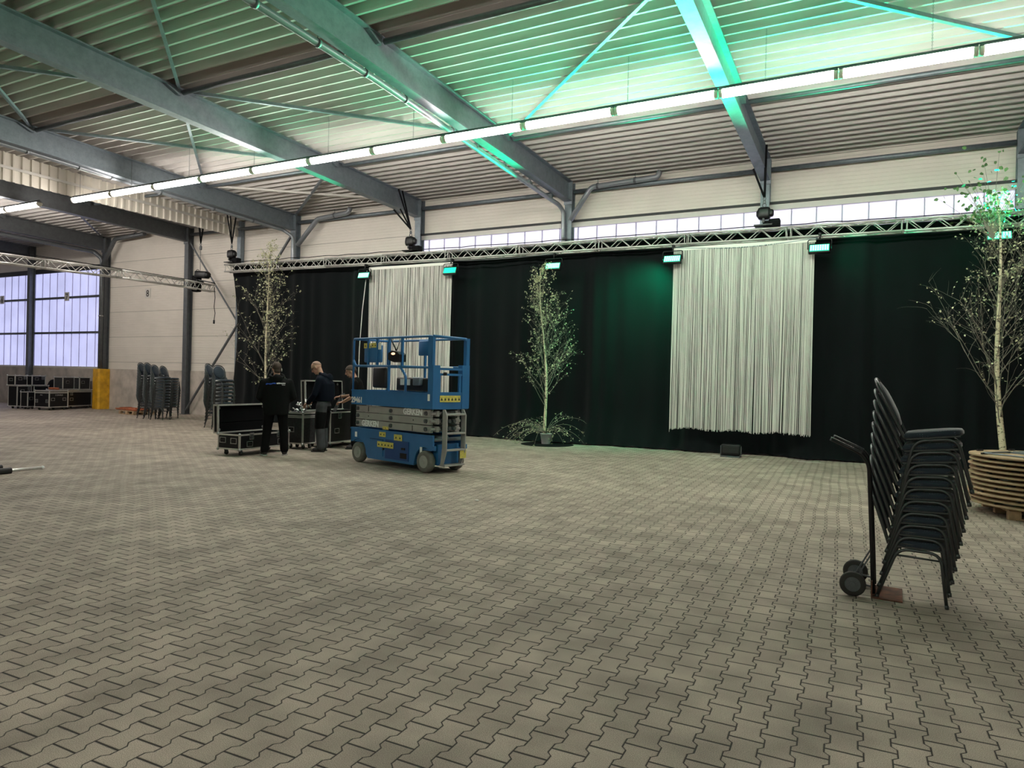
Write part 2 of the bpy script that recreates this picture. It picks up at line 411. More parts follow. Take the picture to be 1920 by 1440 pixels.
# ------------------------------------------------------------------ camera
def cam_axes(yaw, pitch, roll):
    cy, sy = math.cos(yaw), math.sin(yaw)
    f = V((-sy*math.cos(pitch), cy*math.cos(pitch), -math.sin(pitch)))
    r = V((cy, sy, 0)); u = r.cross(f); c, s = math.cos(roll), math.sin(roll)
    return c*r + s*u, -s*r + c*u, f
r_, u_, f_ = cam_axes(math.radians(27.3), math.radians(0.28), math.radians(1.42))
cd = bpy.data.cameras.new('camera'); cam = bpy.data.objects.new('camera', cd); COL.objects.link(cam)
cam.matrix_world = Matrix(((r_.x, u_.x, -f_.x, 0), (r_.y, u_.y, -f_.y, 0), (r_.z, u_.z, -f_.z, 1.7), (0, 0, 0, 1)))
cd.sensor_width = 36; cd.lens = 36*1290/1920; cd.clip_end = 200
scene.camera = cam

# ------------------------------------------------------------------ the hall
YB = 19.0
def zroof(y): return 7.60 + 0.0225*(YB-y)        # underside of the roof deck
def zraf(y): return 7.00 + 0.0215*(YB-y)         # underside of the rafters
XF = [8.4, 2.97, -2.46, -7.95, -13.32, -18.85, -24.7, -30.15, -36.0, -41.5]
X0, X1, Y0 = -46.0, 13.0, -15.0

def struct(name, mb, m, label=None, cat=None, parent=None):
    o = mb.build(name, m, parent)
    if parent is None: tag(o, label, cat, None, 'structure')
    return o

q = MB(); q.bb(X0, X1, Y0, YB+0.3, -0.2, 0); struct('floor', q, M['paver'], 'grey brown floor of interlocking H shaped concrete pavers', 'floor')

# trapezoidal roof deck, ribs parallel to the back wall
q = MB(); P = 0.31; prof = []
y = Y0
while y < YB+0.25:
    for dy, up in ((0, 1), (0.165, 1), (0.215, 0), (0.26, 0)): prof.append((y+dy, up))
    y += P
rows = []
for yy, up in prof:
    z = zroof(yy) + (0.15 if up else 0.0)
    rows.append([q.bm.verts.new((X0, yy, z)), q.bm.verts.new((X1, yy, z))])
for A, B in zip(rows, rows[1:]): q._f([A[0], A[1], B[1], B[0]])
struct('ceiling', q, M['deck'], 'pale ribbed metal roof deck', 'ceiling')

# back wall
q = MB()
q.m = 0
q.bb(X0, X1, YB, YB+0.2, 6.48, 8.6)                   # band under the eaves
q.bb(-30.3, -13.32, YB, YB+0.2, 1.78, 6.48)
q.bb(-13.32, 2.97, YB, YB+0.2, 1.78, 4.9)
q.bb(2.97, X1, YB, YB+0.2, 1.78, 6.48)
q.m = 1
q.bb(X0, X1, YB-0.04, YB+0.2, 0, 1.78)
q.m = 2
q.bb(X0, -30.3, YB-0.04, YB+0.1, 1.78, 1.86)
q.bb(-30.3, X1, YB-0.035, YB+0.01, 1.76, 1.785)
q.m = 3
q.bb(X0, -30.3, YB-0.02, YB+0.1, 6.27, 6.48)
struct('wall_back', q, [M['panel'], M['plinth'], M['white_paint'], M['black_gap']], 'cream ribbed wall panels above a concrete plinth', 'wall')
q = MB(); q.bb(X0-0.2, X0, Y0, YB, 0, 9); struct('wall_left', q, M['panel'], 'cream panelled end wall', 'wall')
q = MB(); q.bb(X1, X1+0.2, Y0, YB, 0, 9); struct('wall_right', q, M['panel'], 'cream panelled side wall', 'wall')
q = MB(); q.bb(X0, X1, Y0-0.2, Y0, 0, 9); struct('wall_front', q, M['panel'], 'cream panelled wall', 'wall')

# high strip window behind the truss
q = MB(); q.bb(-13.32, 2.97, YB+0.06, YB+0.1, 4.9, 6.30); w1 = struct('window_1', q, M['window_strip'], 'long high strip of fluted translucent panels above the black drapes', 'window')
q = MB()
k = -13.05
while k < 2.9:
    q.bb(k-0.015, k+0.015, YB+0.02, YB+0.06, 4.9, 6.30); k += 0.59
struct('mullion', q, M['mullion'], parent=w1)
q = MB(); q.bb(-13.32, 2.97, YB-0.05, YB+0.06, 6.30, 6.44); struct('lintel_profile', q, M['white_paint'], parent=w1)
q = MB(); q.bb(-13.32, 2.97, YB-0.10, YB+0.06, 6.44, 6.50); struct('lintel_channel', q, M['black_gap'], parent=w1)
# tall windows on the left
for i, (a, b) in enumerate(((-36.0, -30.3), (-41.5, -36.0))):
    q = MB(); q.bb(a, b, YB+0.06, YB+0.1, 1.86, 6.27)
    w = struct('window_%d' % (i+2), q, M['window'], ['tall translucent window right of the thin post, sign 7 on its rail', 'tall translucent window at the left edge, sign 6 on its rail'][i], 'window')
    q = MB(); k = b-0.25
    while k > a:
        q.bb(k-0.008, k+0.008, YB+0.03, YB+0.06, 1.86, 6.27); k -= 0.603
    struct('mullion', q, M['mullion'], parent=w)
    for zz in (3.42, 5.06):
        q = MB(); q.bb(a, b, YB-0.03, YB+0.05, zz-0.05, zz+0.05); struct('rail', q, M['galv_dark'], parent=w)

# numbered bay signs
def bay_sign(n, x, z, y, label):
    t = empty('bay_sign', (x, y, z), 0, label, 'sign', 'numbered bay signs on the wall')
    MB().bb(-0.17, 0.17, -0.01, 0.01, -0.2, 0.2).build('plate', M['white_paint'], t)
    text_obj('numeral', n, 0.40, M['sticker_ink'], t, (0, -0.012, -0.14), (PI/2, 0, 0), 1.0, 0.002, 0.004, 'CENTER')
bay_sign('8', -27.43, 5.05, YB-0.02, 'small white sign with number 8 on cream wall panels')
bay_sign('7', -33.21, 5.10, YB-0.06, 'small white sign with number 7 on the window rail')
bay_sign('6', -38.70, 5.12, YB-0.06, 'small white sign with number 6 on the window rail at the left edge')

# ------------------------------------------------------------------ steel frame
def ibeam_y(q, x, y0, y1, zb0, zt0, zb1, zt1, w, t=0.02, ft=0.03):
    """I section running along y"""
    for (za, zb, ww) in ((0, 0, w),):
        pass
    def slab(xa, xb, z00, z01, z10, z11):
        vs = [q.bm.verts.new(p) for p in ((xa, y0, z00), (xb, y0, z00), (xb, y0, z01), (xa, y0, z01), (xa, y1, z10), (xb, y1, z10), (xb, y1, z11), (xa, y1, z11))]
        for f in ((0,1,2,3),(7,6,5,4),(0,4,5,1),(1,5,6,2),(2,6,7,3),(3,7,4,0)): q._f([vs[i] for i in f])
    slab(x-w/2, x+w/2, zb0, zb0+ft, zb1, zb1+ft)
    slab(x-w/2, x+w/2, zt0-ft, zt0, zt1-ft, zt1)
    slab(x-t/2, x+t/2, zb0+ft, zt0-ft, zb1+ft, zt1-ft)

raf_lab = {2.97: 'galvanised roof beam above the right edge', -2.46: 'galvanised roof beam lit bright green, second post from the right edge', -7.95: 'galvanised roof beam with a drain pipe running along it, centre of the hall',
           -13.32: 'longest galvanised roof beam crossing the upper left, hoist hung at its end', -18.85: 'galvanised roof beam beside the ribbed smoke curtain', -24.7: 'dark roof beam just beyond the ribbed smoke curtain',
           -30.15: 'dark roof beam ending at the post with the yellow guard', -36.0: 'dark roof beam above the thin post between the windows', 8.4: 'roof beam beyond the right edge', -41.5: 'roof beam beyond the left edge'}
col_lab = {2.97: 'steel column at the right edge behind the birch', -2.46: 'steel column behind the truss at the green roof beam', -7.95: 'steel column behind the truss with a drain pipe beside it',
           -13.32: 'steel column at the left end of the strip window', -18.85: 'steel column with a bent drain pipe, above the leftmost birch', -24.7: 'slim steel column standing between the two groups of stacked chairs',
           -30.15: 'heavy steel column rising from the yellow guard', -36.0: 'steel column between the two tall windows', 8.4: 'steel column beyond the right edge', -41.5: 'steel column beyond the left edge'}
for x in XF:
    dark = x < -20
    q = MB(); ibeam_y(q, x, Y0, YB-0.28, zraf(Y0), zroof(Y0)-0.01, zraf(YB-0.28), zroof(YB-0.28)-0.01, 0.24)
    # end plate, splice plates and stiffeners
    q.bb(x-0.13, x+0.13, YB-0.30, YB-0.27, 6.92, 7.60)
    for yy in (9.8, 4.9, 14.75): q.prism([(yy-0.35, zroof(yy)-0.04), (yy+0.02, zroof(yy)-0.04), (yy+0.02, zroof(yy)-0.17), (yy-0.05, zroof(yy)-0.17)], x-0.10, x+0.10, 'x')
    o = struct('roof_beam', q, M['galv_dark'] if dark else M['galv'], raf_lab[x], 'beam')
    tag(o, group='roof beams')
    q = MB(); w = 0.22
    q.bb(x-w/2, x+w/2, YB-0.27, YB-0.245, 0, 7.6); q.bb(x-w/2, x+w/2, YB-0.045, YB-0.02, 0, 7.6); q.bb(x-0.01, x+0.01, YB-0.26, YB-0.03, 0, 7.6)
    q.bb(x-0.16, x+0.16, YB-0.32, YB-0.01, 0, 0.025)
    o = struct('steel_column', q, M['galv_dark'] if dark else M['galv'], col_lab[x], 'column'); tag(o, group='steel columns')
# column behind the smoke curtain end
q = MB(); q.bb(-21.86, -21.66, YB-0.2, YB-0.03, 0, 7.6); tag(struct('steel_column', q, M['galv'], 'short visible steel column under the end of the ribbed smoke curtain', 'column'), group='steel columns')

# purlin tubes and eaves tubes
def tubex(name, x0, x1, y, z, r, m, label, group):
    o = MB().cyl((x0, y, z), (x1, y, z), r, 14).build(name, m); tag(o, label, 'tube', group, 'structure')
for i in range(1, 6):
    xa, xb = XF[i+1]+0.13, XF[i]-0.13
    where = ['right of the green roof beam', 'between the green and the central roof beams', 'between the central and the longest roof beams', 'left of the longest roof beam', 'beyond the smoke curtain'][i-1]
    tubex('bracing_tube', xa, xb, 9.85, zroof(9.85)-0.10, 0.055, M['galv_dark'], 'dark round bracing tube under the roof deck, '+where, 'bracing tubes under the deck')
    tubex('bracing_tube', xa, xb, 14.9, zroof(14.9)-0.09, 0.045, M['galv'], 'thin bracing tube behind the strip lights, '+where, 'bracing tubes under the deck')
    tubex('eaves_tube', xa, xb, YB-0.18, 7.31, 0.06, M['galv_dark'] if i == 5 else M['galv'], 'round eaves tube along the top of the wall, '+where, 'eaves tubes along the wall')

# flat diagonal braces under the deck
zz = lambda y: zroof(y)-0.07
def brace(a, b, lab, m='galv', w=0.065):
    A = (a[0], a[1], a[2] if len(a) > 2 else zz(a[1])); B = (b[0], b[1], b[2] if len(b) > 2 else zz(b[1]))
    q = MB(); q.beam(A, B, w, 0.008); d = (V(B)-V(A)).normalized(); s = d.cross(V((0, 0, 1))).normalized()*w/2
    q.beam(V(A)+s+V((0, 0, 0.03)), V(B)+s+V((0, 0, 0.03)), 0.007, 0.06)
    tag(q.build('diagonal_brace', M[m]), lab, 'brace', 'diagonal angle braces', 'structure')
e = 0.13
brace((-13.32+e, 9.75), (-7.95-e, 4.95), 'diagonal brace rising to the top edge from the longest roof beam')
brace((-13.32+e, 9.95), (-7.95-e, 14.8), 'diagonal brace from the longest to the central roof beam')
brace((-18.85+e, 9.95), (-13.32-e, 14.8), 'diagonal brace crossing the short green one at far left')
brace((-18.85+e, 14.8), (-13.32-e, 9.95), 'short green diagonal brace under the longest roof beam')
brace((-18.85+e, 4.95), (-13.32-e, 9.7), 'dark diagonal brace at the left edge below the longest roof beam')
brace((-13.32-e, 4.95), (-18.85+e, 9.7), 'short dark diagonal brace at the left edge')
brace((-2.46-e, 9.95), (-7.95+e, 14.7), 'long diagonal brace between the central and green roof beams')
brace((-2.46+e, 9.95), (2.97-e, 14.8), 'bright green diagonal brace at the upper right')
brace((-18.85+e, 15.0), (-13.32-e, 18.7), 'pale diagonal brace behind the strip lights', 'white_paint', 0.08)
brace((-18.85+e, 18.7), (-13.32-e, 14.8), 'green and grey diagonal brace near the leftmost drain elbow')
brace((-30.3+e, 18.7), (-24.7-e, 13.9), 'dark diagonal brace beyond the smoke curtain', 'galv_dark', 0.09)
# wall cross braces
brace((-24.6, YB-0.14, 6.95), (-18.95, YB-0.14, 0.4), 'wall brace falling from the slim column to behind the drapes', 'galv_dark', 0.08)
brace((-24.6, YB-0.20, 0.15), (-18.95, YB-0.20, 6.9), 'wall brace rising from the foot of the slim column', 'galv_dark', 0.08)

# ribbed smoke curtain
t = empty('smoke_curtain', (-21.76, 0, 7.0), 0, 'pale ribbed metal smoke curtain hanging from the roof deck', 'smoke curtain')
q = MB(); y = -14.9; vs = []
while y < YB-0.05:
    for dy, dx in ((0, 0), (0.055, 0), (0.08, -0.045), (0.225, -0.045)):
        yy = min(y+dy, YB-0.05); vs.append([q.bm.verts.new((dx, yy, 0)), q.bm.verts.new((dx, yy, zroof(yy)-7.0+0.02))])
    y += 0.25
for A, B in zip(vs, vs[1:]): q._f([A[0], B[0], B[1], A[1]])
q.build('ribbed_panel', M['curtain_sheet'], t)
MB().bb(0.0, 0.03, -14.9, YB-0.05, 0.34, 0.42).build('rail', M['white_paint'], t)

# rain pipes
def pipe(name, pts, r, label, clamps, m='pipe', rad=0.12):
    t = empty(name, pts[0], 0, label, 'pipe', 'rainwater pipes'); o = V(pts[0])
    MB().tube(bend([V(p)-o for p in pts], rad, 5), r, 14).build('pipe_run', M[m], t)
    for c in clamps:
        p = V(c[0])-o; ax = c[1]
        a = {'y': V((0, 0.03, 0)), 'x': V((0.03, 0, 0)), 'z': V((0, 0, 0.03))}[ax]
        q = MB(); q.cyl(p-a, p+a, r+0.012, 14)
        if ax != 'z': q.cyl(p, p+V((0, 0, c[2])), 0.008, 6)
        q.build('clamp', M['galv_dark'] if len(c) < 4 else M['chrome'], t)
    return t
zp = lambda y: 7.14-0.026*(y-10) if y > 10 else 7.14
pipe('drain_pipe', [(-8.12, -6, 7.16), (-8.12, 10, 7.14), (-8.12, 18.45, 6.86), (-8.05, 18.62, 6.70), (-8.0, 18.62, 0)], 0.062, 'long drain pipe under the central roof beam, bending down behind the truss',
     [((-8.12, y, zp(y)), 'y', 0.16) for y in (7.2, 8.5, 9.7, 10.9, 12.6, 13.6, 15, 16.4, 17.8)]+[((-8.0, 18.62, 5.9), 'z', 0)])
pipe('drain_pipe', [(-5.2, 18.62, 7.57), (-5.26, 18.62, 7.40), (-7.2, 18.62, 7.33), (-7.82, 18.6, 6.42)], 0.075, 'short elbowed drain pipe on the wall right of the central roof beam',
     [((-5.9, 18.62, 7.38), 'x', 0.22), ((-7.0, 18.62, 7.34), 'x', 0.22)])
pipe('drain_pipe', [(-19.05, -6, 7.24), (-19.05, 9.2, 7.22), (-19.05, 18.45, 6.98), (-18.75, 18.62, 6.75), (-18.62, 18.62, 0)], 0.062, 'drain pipe under the roof beam beside the smoke curtain',
     [((-19.05, y, 7.22-0.026*(y-9.2)), 'y', 0.14) for y in (9.8, 11.1, 12.0, 13.5, 15.4, 17)]+[((-18.62, 18.62, 5.62), 'z', 0, 1)])
pipe('drain_pipe', [(-16.1, 18.62, 7.57), (-16.2, 18.62, 7.40), (-17.6, 18.62, 7.30), (-18.5, 18.6, 6.42)], 0.085, 'elbowed drain pipe on the wall above the leftmost birch', [((-16.8, 18.62, 7.36), 'x', 0.22)])
pipe('drain_pipe', [(-30.35, -6, 7.16), (-30.35, 18.4, 6.92), (-30.05, 18.6, 6.6), (-30.05, 18.6, 1.78)], 0.09, 'dark drain pipe down the heavy column above the yellow guard', [((-30.05, 18.6, 4.1), 'z', 0, 1)], 'galv_dark')
pipe('drain_pipe', [(-27.2, 18.62, 7.50), (-29.2, 18.62, 7.42), (-30.05, 18.6, 6.3)], 0.09, 'dark elbowed drain pipe at the top of the heavy column', [((-27.8, 18.62, 7.5), 'x', 0.15)], 'galv_dark')

# yellow column guard
t = empty('column_guard', (-30.1, 18.72, 0), 0, 'tall chipped yellow impact guard around the foot of the heavy column', 'column guard')
q = MB(); q.prism([(-0.24, 0.23), (-0.24, -0.24), (0.16, -0.27), (0.22, -0.20), (0.22, 0.23)], 0, 1.77, 'z'); q.build('guard_plate', M['yellow'], t)
q = MB()
for k in (0.15, 0.6, 1.05, 1.5):
    q.cyl((0.22, 0.16, k), (0.25, 0.16, k), 0.028, 8)
q.build('bolt', M['yellow'], t)
# ------------------------------------------------------------------ strip lights
YL, ZL, UL = 12.3, 6.80, 1.895
def strip_light():
    t = empty('strip_light', (0, YL, ZL), 0, '', 'strip light', 'suspended strip lights')
    q = MB(); L = UL/2
    q.prism([(-0.045, 0.085), (0.045, 0.085), (0.072, 0.046), (-0.072, 0.046)], -L+0.01, L-0.01, 'x')
    q.cyl((-L, 0, 0.11), (L, 0, 0.11), 0.014, 6)
    q.build('housing', M['galv_dark'], t)
    prof = [(-0.055, 0.045)] + [(0.082*math.cos(math.radians(a)), 0.025+0.11*math.sin(math.radians(a))) for a in range(180, 361, 20)] + [(0.055, 0.045)]
    MB().prism(prof, -L+0.07, L-0.07, 'x', True).build('diffuser', M['tube_lit'], t)
    for s in (-1, 1):
        MB().prism([(u*1.03, v) for u, v in prof], s*(L-0.07), s*(L-0.012), 'x', True).build('end_cap', M['clear'], t)
    return t
s0 = strip_light(); first = True
xs = [-21.38+UL*(k+0.5) for k in range(14)]
order = ['first', 'second', 'third', 'fourth', 'fifth', 'sixth', 'seventh', 'eighth', 'ninth', 'tenth', 'eleventh', 'twelfth', 'thirteenth', 'fourteenth']
for k, x in enumerate(xs):
    o = s0 if k == 0 else copy_tree(s0)
    o.location = (x, YL, ZL + 0.0)
    o['label'] = 'glowing strip light, %s from the left end of the long row' % order[k]
for k in range(4):
    o = copy_tree(s0); o.location = (-23.1-UL*(k+0.5), YL, ZL+0.06); o['group'] = 'strip lights beyond the smoke curtain'
    o['label'] = 'glowing strip light beyond the smoke curtain at the left edge' if k == 0 else 'strip light outside the left edge, %s from the smoke curtain' % order[k]
# unseen row added behind the camera as fill light
for row, yy in enumerate((-4.0,)):
    for k in range(5):
        o = copy_tree(s0); o.location = (-11+UL*1.6*k, yy, ZL); o['group'] = 'added fill lights behind the photographer'
        o['label'] = 'strip light added as unseen fill behind the photographer, %s from the left' % order[k]
def chain(x, y, z0, lab):
    q = MB(); z = z0; n = 0; z1 = zroof(y)
    while z < z1:
        q.tube(arc((x, y, z+0.02), 0.011, 0, 360, 6, 'xz' if n % 2 else 'yz')[:-1], 0.0028, 4, False, True, True); z += 0.026; n += 1
    tag(q.build('suspension_chain', M['galv_dark']), lab, 'chain', 'chains carrying the strip lights')
for k in range(10):
    chain(0.76-2.42*k, YL, ZL+0.11, 'thin suspension chain of the strip lights, %s from the right' % order[k])

# ------------------------------------------------------------------ lighting trusses
def truss(name, nodes, label, axis='x', w=0.25, seglen=2.4, end_open=True):
    """box truss along polyline of axis positions; nodes: list of (s, other, ztop)"""
    t = empty(name, (0, 0, 0), 0, label, 'truss')
    hgt = 0.25; r = 0.025
    def P(s, o, z): return V((s, o, z)) if axis == 'x' else V((o, s, z))
    def interp(s):
        for a, b in zip(nodes, nodes[1:]):
            if a[0] <= s <= b[0] or b is nodes[-1]:
                k = (s-a[0])/(b[0]-a[0]); return a[1]+(b[1]-a[1])*k, a[2]+(b[2]-a[2])*k
    s = nodes[0][0]; end = nodes[-1][0]; n = 0
    while s < end-0.05:
        e = min(s+seglen, end); q = MB(); g = MB()
        (o0, z0), (o1, z1) = interp(s), interp(e)
        for do in (-w/2, w/2):
            for dz in (0, -hgt): q.tube([P(s, o0+do, z0+dz), P(e, o1+do, z1+dz)], r, 8)
        for ss in (s+0.05, e-0.05):
            o, z = interp(ss)
            for do in (-w/2, w/2): q.tube([P(ss, o+do, z), P(ss, o+do, z-hgt)], 0.013, 6)
            for dz in (0, -hgt): q.tube([P(ss, o-w/2, z+dz), P(ss, o+w/2, z+dz)], 0.013, 6)
        m = 8; span = (e-s-0.14)/m
        for face in range(4):
            for k in range(m):
                a, b = s+0.07+k*span, s+0.07+(k+1)*span
                oa, za = interp(a); ob, zb = interp(b)
                u, v = (0, 1) if (k+(face % 2)) % 2 == 0 else (1, 0)
                if face < 2:
                    do = -w/2 if face == 0 else w/2
                    if face == 1: u, v = v, u
                    g.tube([P(a, oa+do, za-hgt*u), P(b, ob+do, zb-hgt*v)], 0.0105, 6)
                else:
                    dz = 0 if face == 2 else -hgt
                    g.tube([P(a, oa-w/2+w*u, za+dz), P(b, ob-w/2+w*v, zb+dz)], 0.0105, 6)
        seg = q.build('truss_segment', M['alu'], t); g.build('lattice', M['alu'], seg)
        s = e; n += 1
    return t
truss('lighting_truss', [(-20.95, 17.60, 5.67), (-12.4, 17.60, 5.57), (-7.5, 17.60, 5.55), (-2.35, 17.60, 5.51), (4.6, 17.60, 5.45)], 'long aluminium box truss carrying the black drapes')
truss('lighting_truss', [(5.0, -22.6, 4.93), (10.9, -22.6, 5.02), (16.1, -22.6, 5.15), (18.35, -22.6, 5.10)], 'free hanging aluminium truss at the left in front of the windows', 'y')

# cable along the top of the truss
random.seed(4)
def cable(pts, r, label, m='strap', n=6, cat='cable', group=None):
    out = []
    pts = [V(p) for p in pts]
    for a, b in zip(pts, pts[1:]):
        for k in range(n): out.append(a.lerp(b, k/n))
    out.append(pts[-1]); t = MB().tube(out, r, 6).build('cable', M[m]); tag(t, label, cat, group); return t
tp = []
for k in range(60):
    x = -20.7+k*0.43; z = 5.67-0.0095*(x+20.95)
    tp.append((x, 17.42+random.uniform(-0.02, 0.02), z+0.045+random.uniform(0, 0.03)))
cable(tp, 0.012, 'black cable lying along the top of the long truss', n=1)
cable([(-22.6, 5.2, 5.05), (-22.55, 9, 5.10), (-22.6, 13, 5.16), (-22.6, 17.9, 5.18)], 0.012, 'black cable on top of the hanging truss at the left')
sag = lambda xa, xb, z, d: [(xa+(xb-xa)*k/8, 17.44, z-d*math.sin(PI*k/8)) for k in range(9)]
cable(sag(-14.2, -11.2, 5.24, 0.05)+sag(-11.2, -7.8, 5.24, 0.04)[1:], 0.014, 'grey cable slung below the truss above the left white string curtain', 'galv_dark', 1)
cable(sag(-4.5, -1.1, 5.19, 0.10), 0.02, 'pale cable slung below the truss above the right white string curtain', 'galv', 1)

# ------------------------------------------------------------------ hoists
def hoist(x, y, ztr, ztop, lab, strap_to, side=1):
    t = empty('chain_hoist', (x, y, ztr), 0, lab, 'chain hoist', 'chain hoists on the truss')
    q = MB(); q.rbox((0, 0, 0.36), (0.30, 0.24, 0.30), 0.07); q.rbox((0.02, 0, 0.36), (0.40, 0.16, 0.18), 0.05); q.build('motor_body', M['black_metal'], t)
    MB().rbox((0.24*side, 0.02, 0.12), (0.26, 0.22, 0.18), 0.03).rbox((0.05*side, 0.0, 0.10), (0.14, 0.16, 0.14), 0.02).build('chain_bag', M['strap'], t)
    q = MB(); q.tube(arc((0, 0, 0.56), 0.045, -60, 240, 8), 0.012, 6); q.rbox((0, 0, 0.64), (0.07, 0.05, 0.08), 0.015)
    q.tube(arc((0, 0, 0.72), 0.035, 0, 360, 8)[:-1], 0.010, 6, False, True, True); q.build('hook', M['galv_dark'], t)
    MB().box((0, 0, 0.17), (0.05, 0.26, 0.10)).box((0, 0, 0.06), (0.42, 0.34, 0.03)).build('truss_clamp', M['black_metal'], t)
    q = MB(); zt = 0.74
    for (a, b, c) in strap_to:
        q.beam((0, 0, zt), (a-x, b-y, c-ztr), 0.05, 0.012, (0, 1, 0))
    q.build('strap', M['strap'], t)
    return t
zb = 6.95
hoist(-20.74, 17.6, 5.70, 0, 'black chain hoist at the left end of the long truss', [(-20.98, 17.55, 7.62), (-20.86, 17.6, 7.62), (-20.50, 17.6, 7.62), (-20.60, 17.65, 7.62)])
hoist(-12.77, 17.6, 5.60, 0, 'black chain hoist strapped to the end of the longest roof beam', [(-13.2, 17.6, 7.02), (-13.17, 17.65, 7.6), (-13.17, 17.45, 7.6), (-13.45, 17.6, 7.02)])
hoist(-2.32, 17.6, 5.54, 0, 'black chain hoist strapped to the green roof beam', [(-2.60, 17.6, 7.02), (-2.32, 17.6, 7.02), (-2.32, 17.7, 7.6)])
# hoist of the left truss: motor rides on the truss, chain runs up to the strap
t = empty('chain_hoist', (-22.6, 17.75, 5.12), 0, 'black chain hoist riding on the end of the hanging truss at the left', 'chain hoist')
q = MB(); q.rbox((0.12, 0.0, 0.30), (0.62, 0.26, 0.26), 0.05, Euler((0, math.radians(6), 0)).to_matrix()); q.tube(arc((-0.14, 0, 0.42), 0.09, 0, 180, 8), 0.012, 6)
q.rbox((0.42, 0, 0.27), (0.16, 0.2, 0.16), 0.03); q.build('motor_body', M['black_metal'], t)
MB().rbox((-0.25, 0.05, -0.02), (0.30, 0.26, 0.62), 0.05).build('chain_bag', M['strap'], t)
MB().box((0, 0, 0.04), (0.07, 0.3, 0.1)).beam((0.0, 0, 0.1), (0.6, 0.1, -0.02), 0.2, 0.04).build('truss_clamp', M['black_metal'], t)
MB().cyl((0, 0, 0.42), (0, 0, 1.25), 0.009, 6).build('load_chain', M['galv_dark'], t)
q = MB(); q.rbox((0, 0, 1.32), (0.10, 0.06, 0.16), 0.02); q.tube(arc((0, 0, 1.45), 0.04, 0, 360, 8)[:-1], 0.012, 6, False, True, True); q.build('hook', M['galv_dark'], t)
q = MB()
for dx in (-0.20, -0.10, 0.16, 0.22): q.beam((0, 0, 1.50), (dx, 0, 2.5), 0.05, 0.012, (0, 1, 0))
q.build('strap', M['strap'], t)
cable([(-22.35, 18.2, 5.0), (-22.30, 18.2, 4.6), (-22.34, 18.2, 4.25), (-22.28, 18.2, 4.0), (-22.33, 18.2, 3.72)], 0.013, 'loose black cable dangling from the end of the hanging truss')
MB_ = MB(); MB_.cyl((-22.33, 18.2, 3.60), (-22.33, 18.2, 3.74), 0.035, 8)
tag(MB_.build('cable_plug', M['black_plastic']), 'black plug on the end of the dangling cable', 'plug')

# ------------------------------------------------------------------ LED panel lights
def spot(name, parent, loc, rot, energy, col, size, blend, rad=0.12):
    l = bpy.data.lights.new(name, 'SPOT'); l.energy = energy; l.color = col; l.spot_size = math.radians(size); l.spot_blend = blend; l.shadow_soft_size = rad
    o = bpy.data.objects.new(name, l); COL.objects.link(o); o.parent = parent; o.location = loc; o.rotation_euler = rot; return o
GREEN = (0.0, 1.0, 0.42)
def led_panel(x, z, lab, energy, core, tilt=12, yaw=0, size=66, y=17.22, spill=2.5, sdir=(-0.5, 0.75, -0.6)):
    t = empty('stage_light', (x, y, z), math.radians(yaw), lab, 'stage light', 'green stage lights under the truss')
    R = Euler((math.radians(-tilt), 0, 0)).to_matrix()
    MB().rbox(R @ V((0, 0.04, 0)), (0.46, 0.09, 0.25), 0.02, R).build('lamp_body', M['black_metal'], t)
    q = MB(); q.tube(bend([(-0.25, 0.05, -0.02), (-0.25, 0.05, 0.20), (0.25, 0.05, 0.20), (0.25, 0.05, -0.02)], 0.05), 0.012, 6); q.cyl((0, 0.05, 0.20), (0, 0.08, 0.36), 0.02, 8)
    q.rbox((0, 0.12, 0.33), (0.06, 0.14, 0.07), 0.015); q.build('bracket', M['black_metal'], t)
    q = MB(); q.box(R @ V((0, -0.008, -0.005)), (0.41, 0.008, 0.17), R); q.build('led_face', M['green_lit'], t)
    q = MB()
    for i in range(8):
        for j in range(4): q.box(R @ V((-0.175+0.05*i, -0.016, -0.062+0.038*j)), (0.034, 0.010, 0.026), R)
    q.build('led_array', M[core], t)
    if energy: spot('green_beam', t, R @ V((0, -0.06, 0)), (-math.radians(90+tilt-1), 0, 0), energy, GREEN, size, 0.9)
    # extra spot added beside the panel for stray green light on the drape
    l = bpy.data.lights.new('added_spill', 'SPOT'); l.energy = spill; l.color = GREEN; l.spot_size = math.radians(120); l.spot_blend = 1.0; l.shadow_soft_size = 0.06
    o = bpy.data.objects.new('added_spill', l); COL.objects.link(o); o.parent = t; o.location = (0.26*(1 if sdir[0] > 0 else -1), 0.0, -0.02)
    o.rotation_euler = V(sdir).to_track_quat('-Z', 'Y').to_euler()
    return t
led_panel(-14.28, 4.93, 'green LED panel at the left edge of the left white string curtain', 420, 'green_core', 20)
led_panel(-11.05, 4.92, 'dim green LED panel at the right edge of the left white string curtain', 240, 'green_lit', 20, sdir=(0.6, 0.75, -0.5))
led_panel(-7.72, 4.87, 'green LED panel just above the tip of the middle birch', 800, 'green_core', 24)
led_panel(-4.44, 4.87, 'green LED panel at the left edge of the right white string curtain', 1150, 'green_core', 24, spill=130, sdir=(-0.55, 0.55, -0.8))
led_panel(-1.05, 4.92, 'green LED panel at the right edge of the right white string curtain', 1150, 'green_core', 24, spill=12, sdir=(0.7, 0.6, -0.2))
led_panel(2.35, 4.95, 'green LED panel shining through the crown of the rightmost birch', 720, 'green_core', 24)

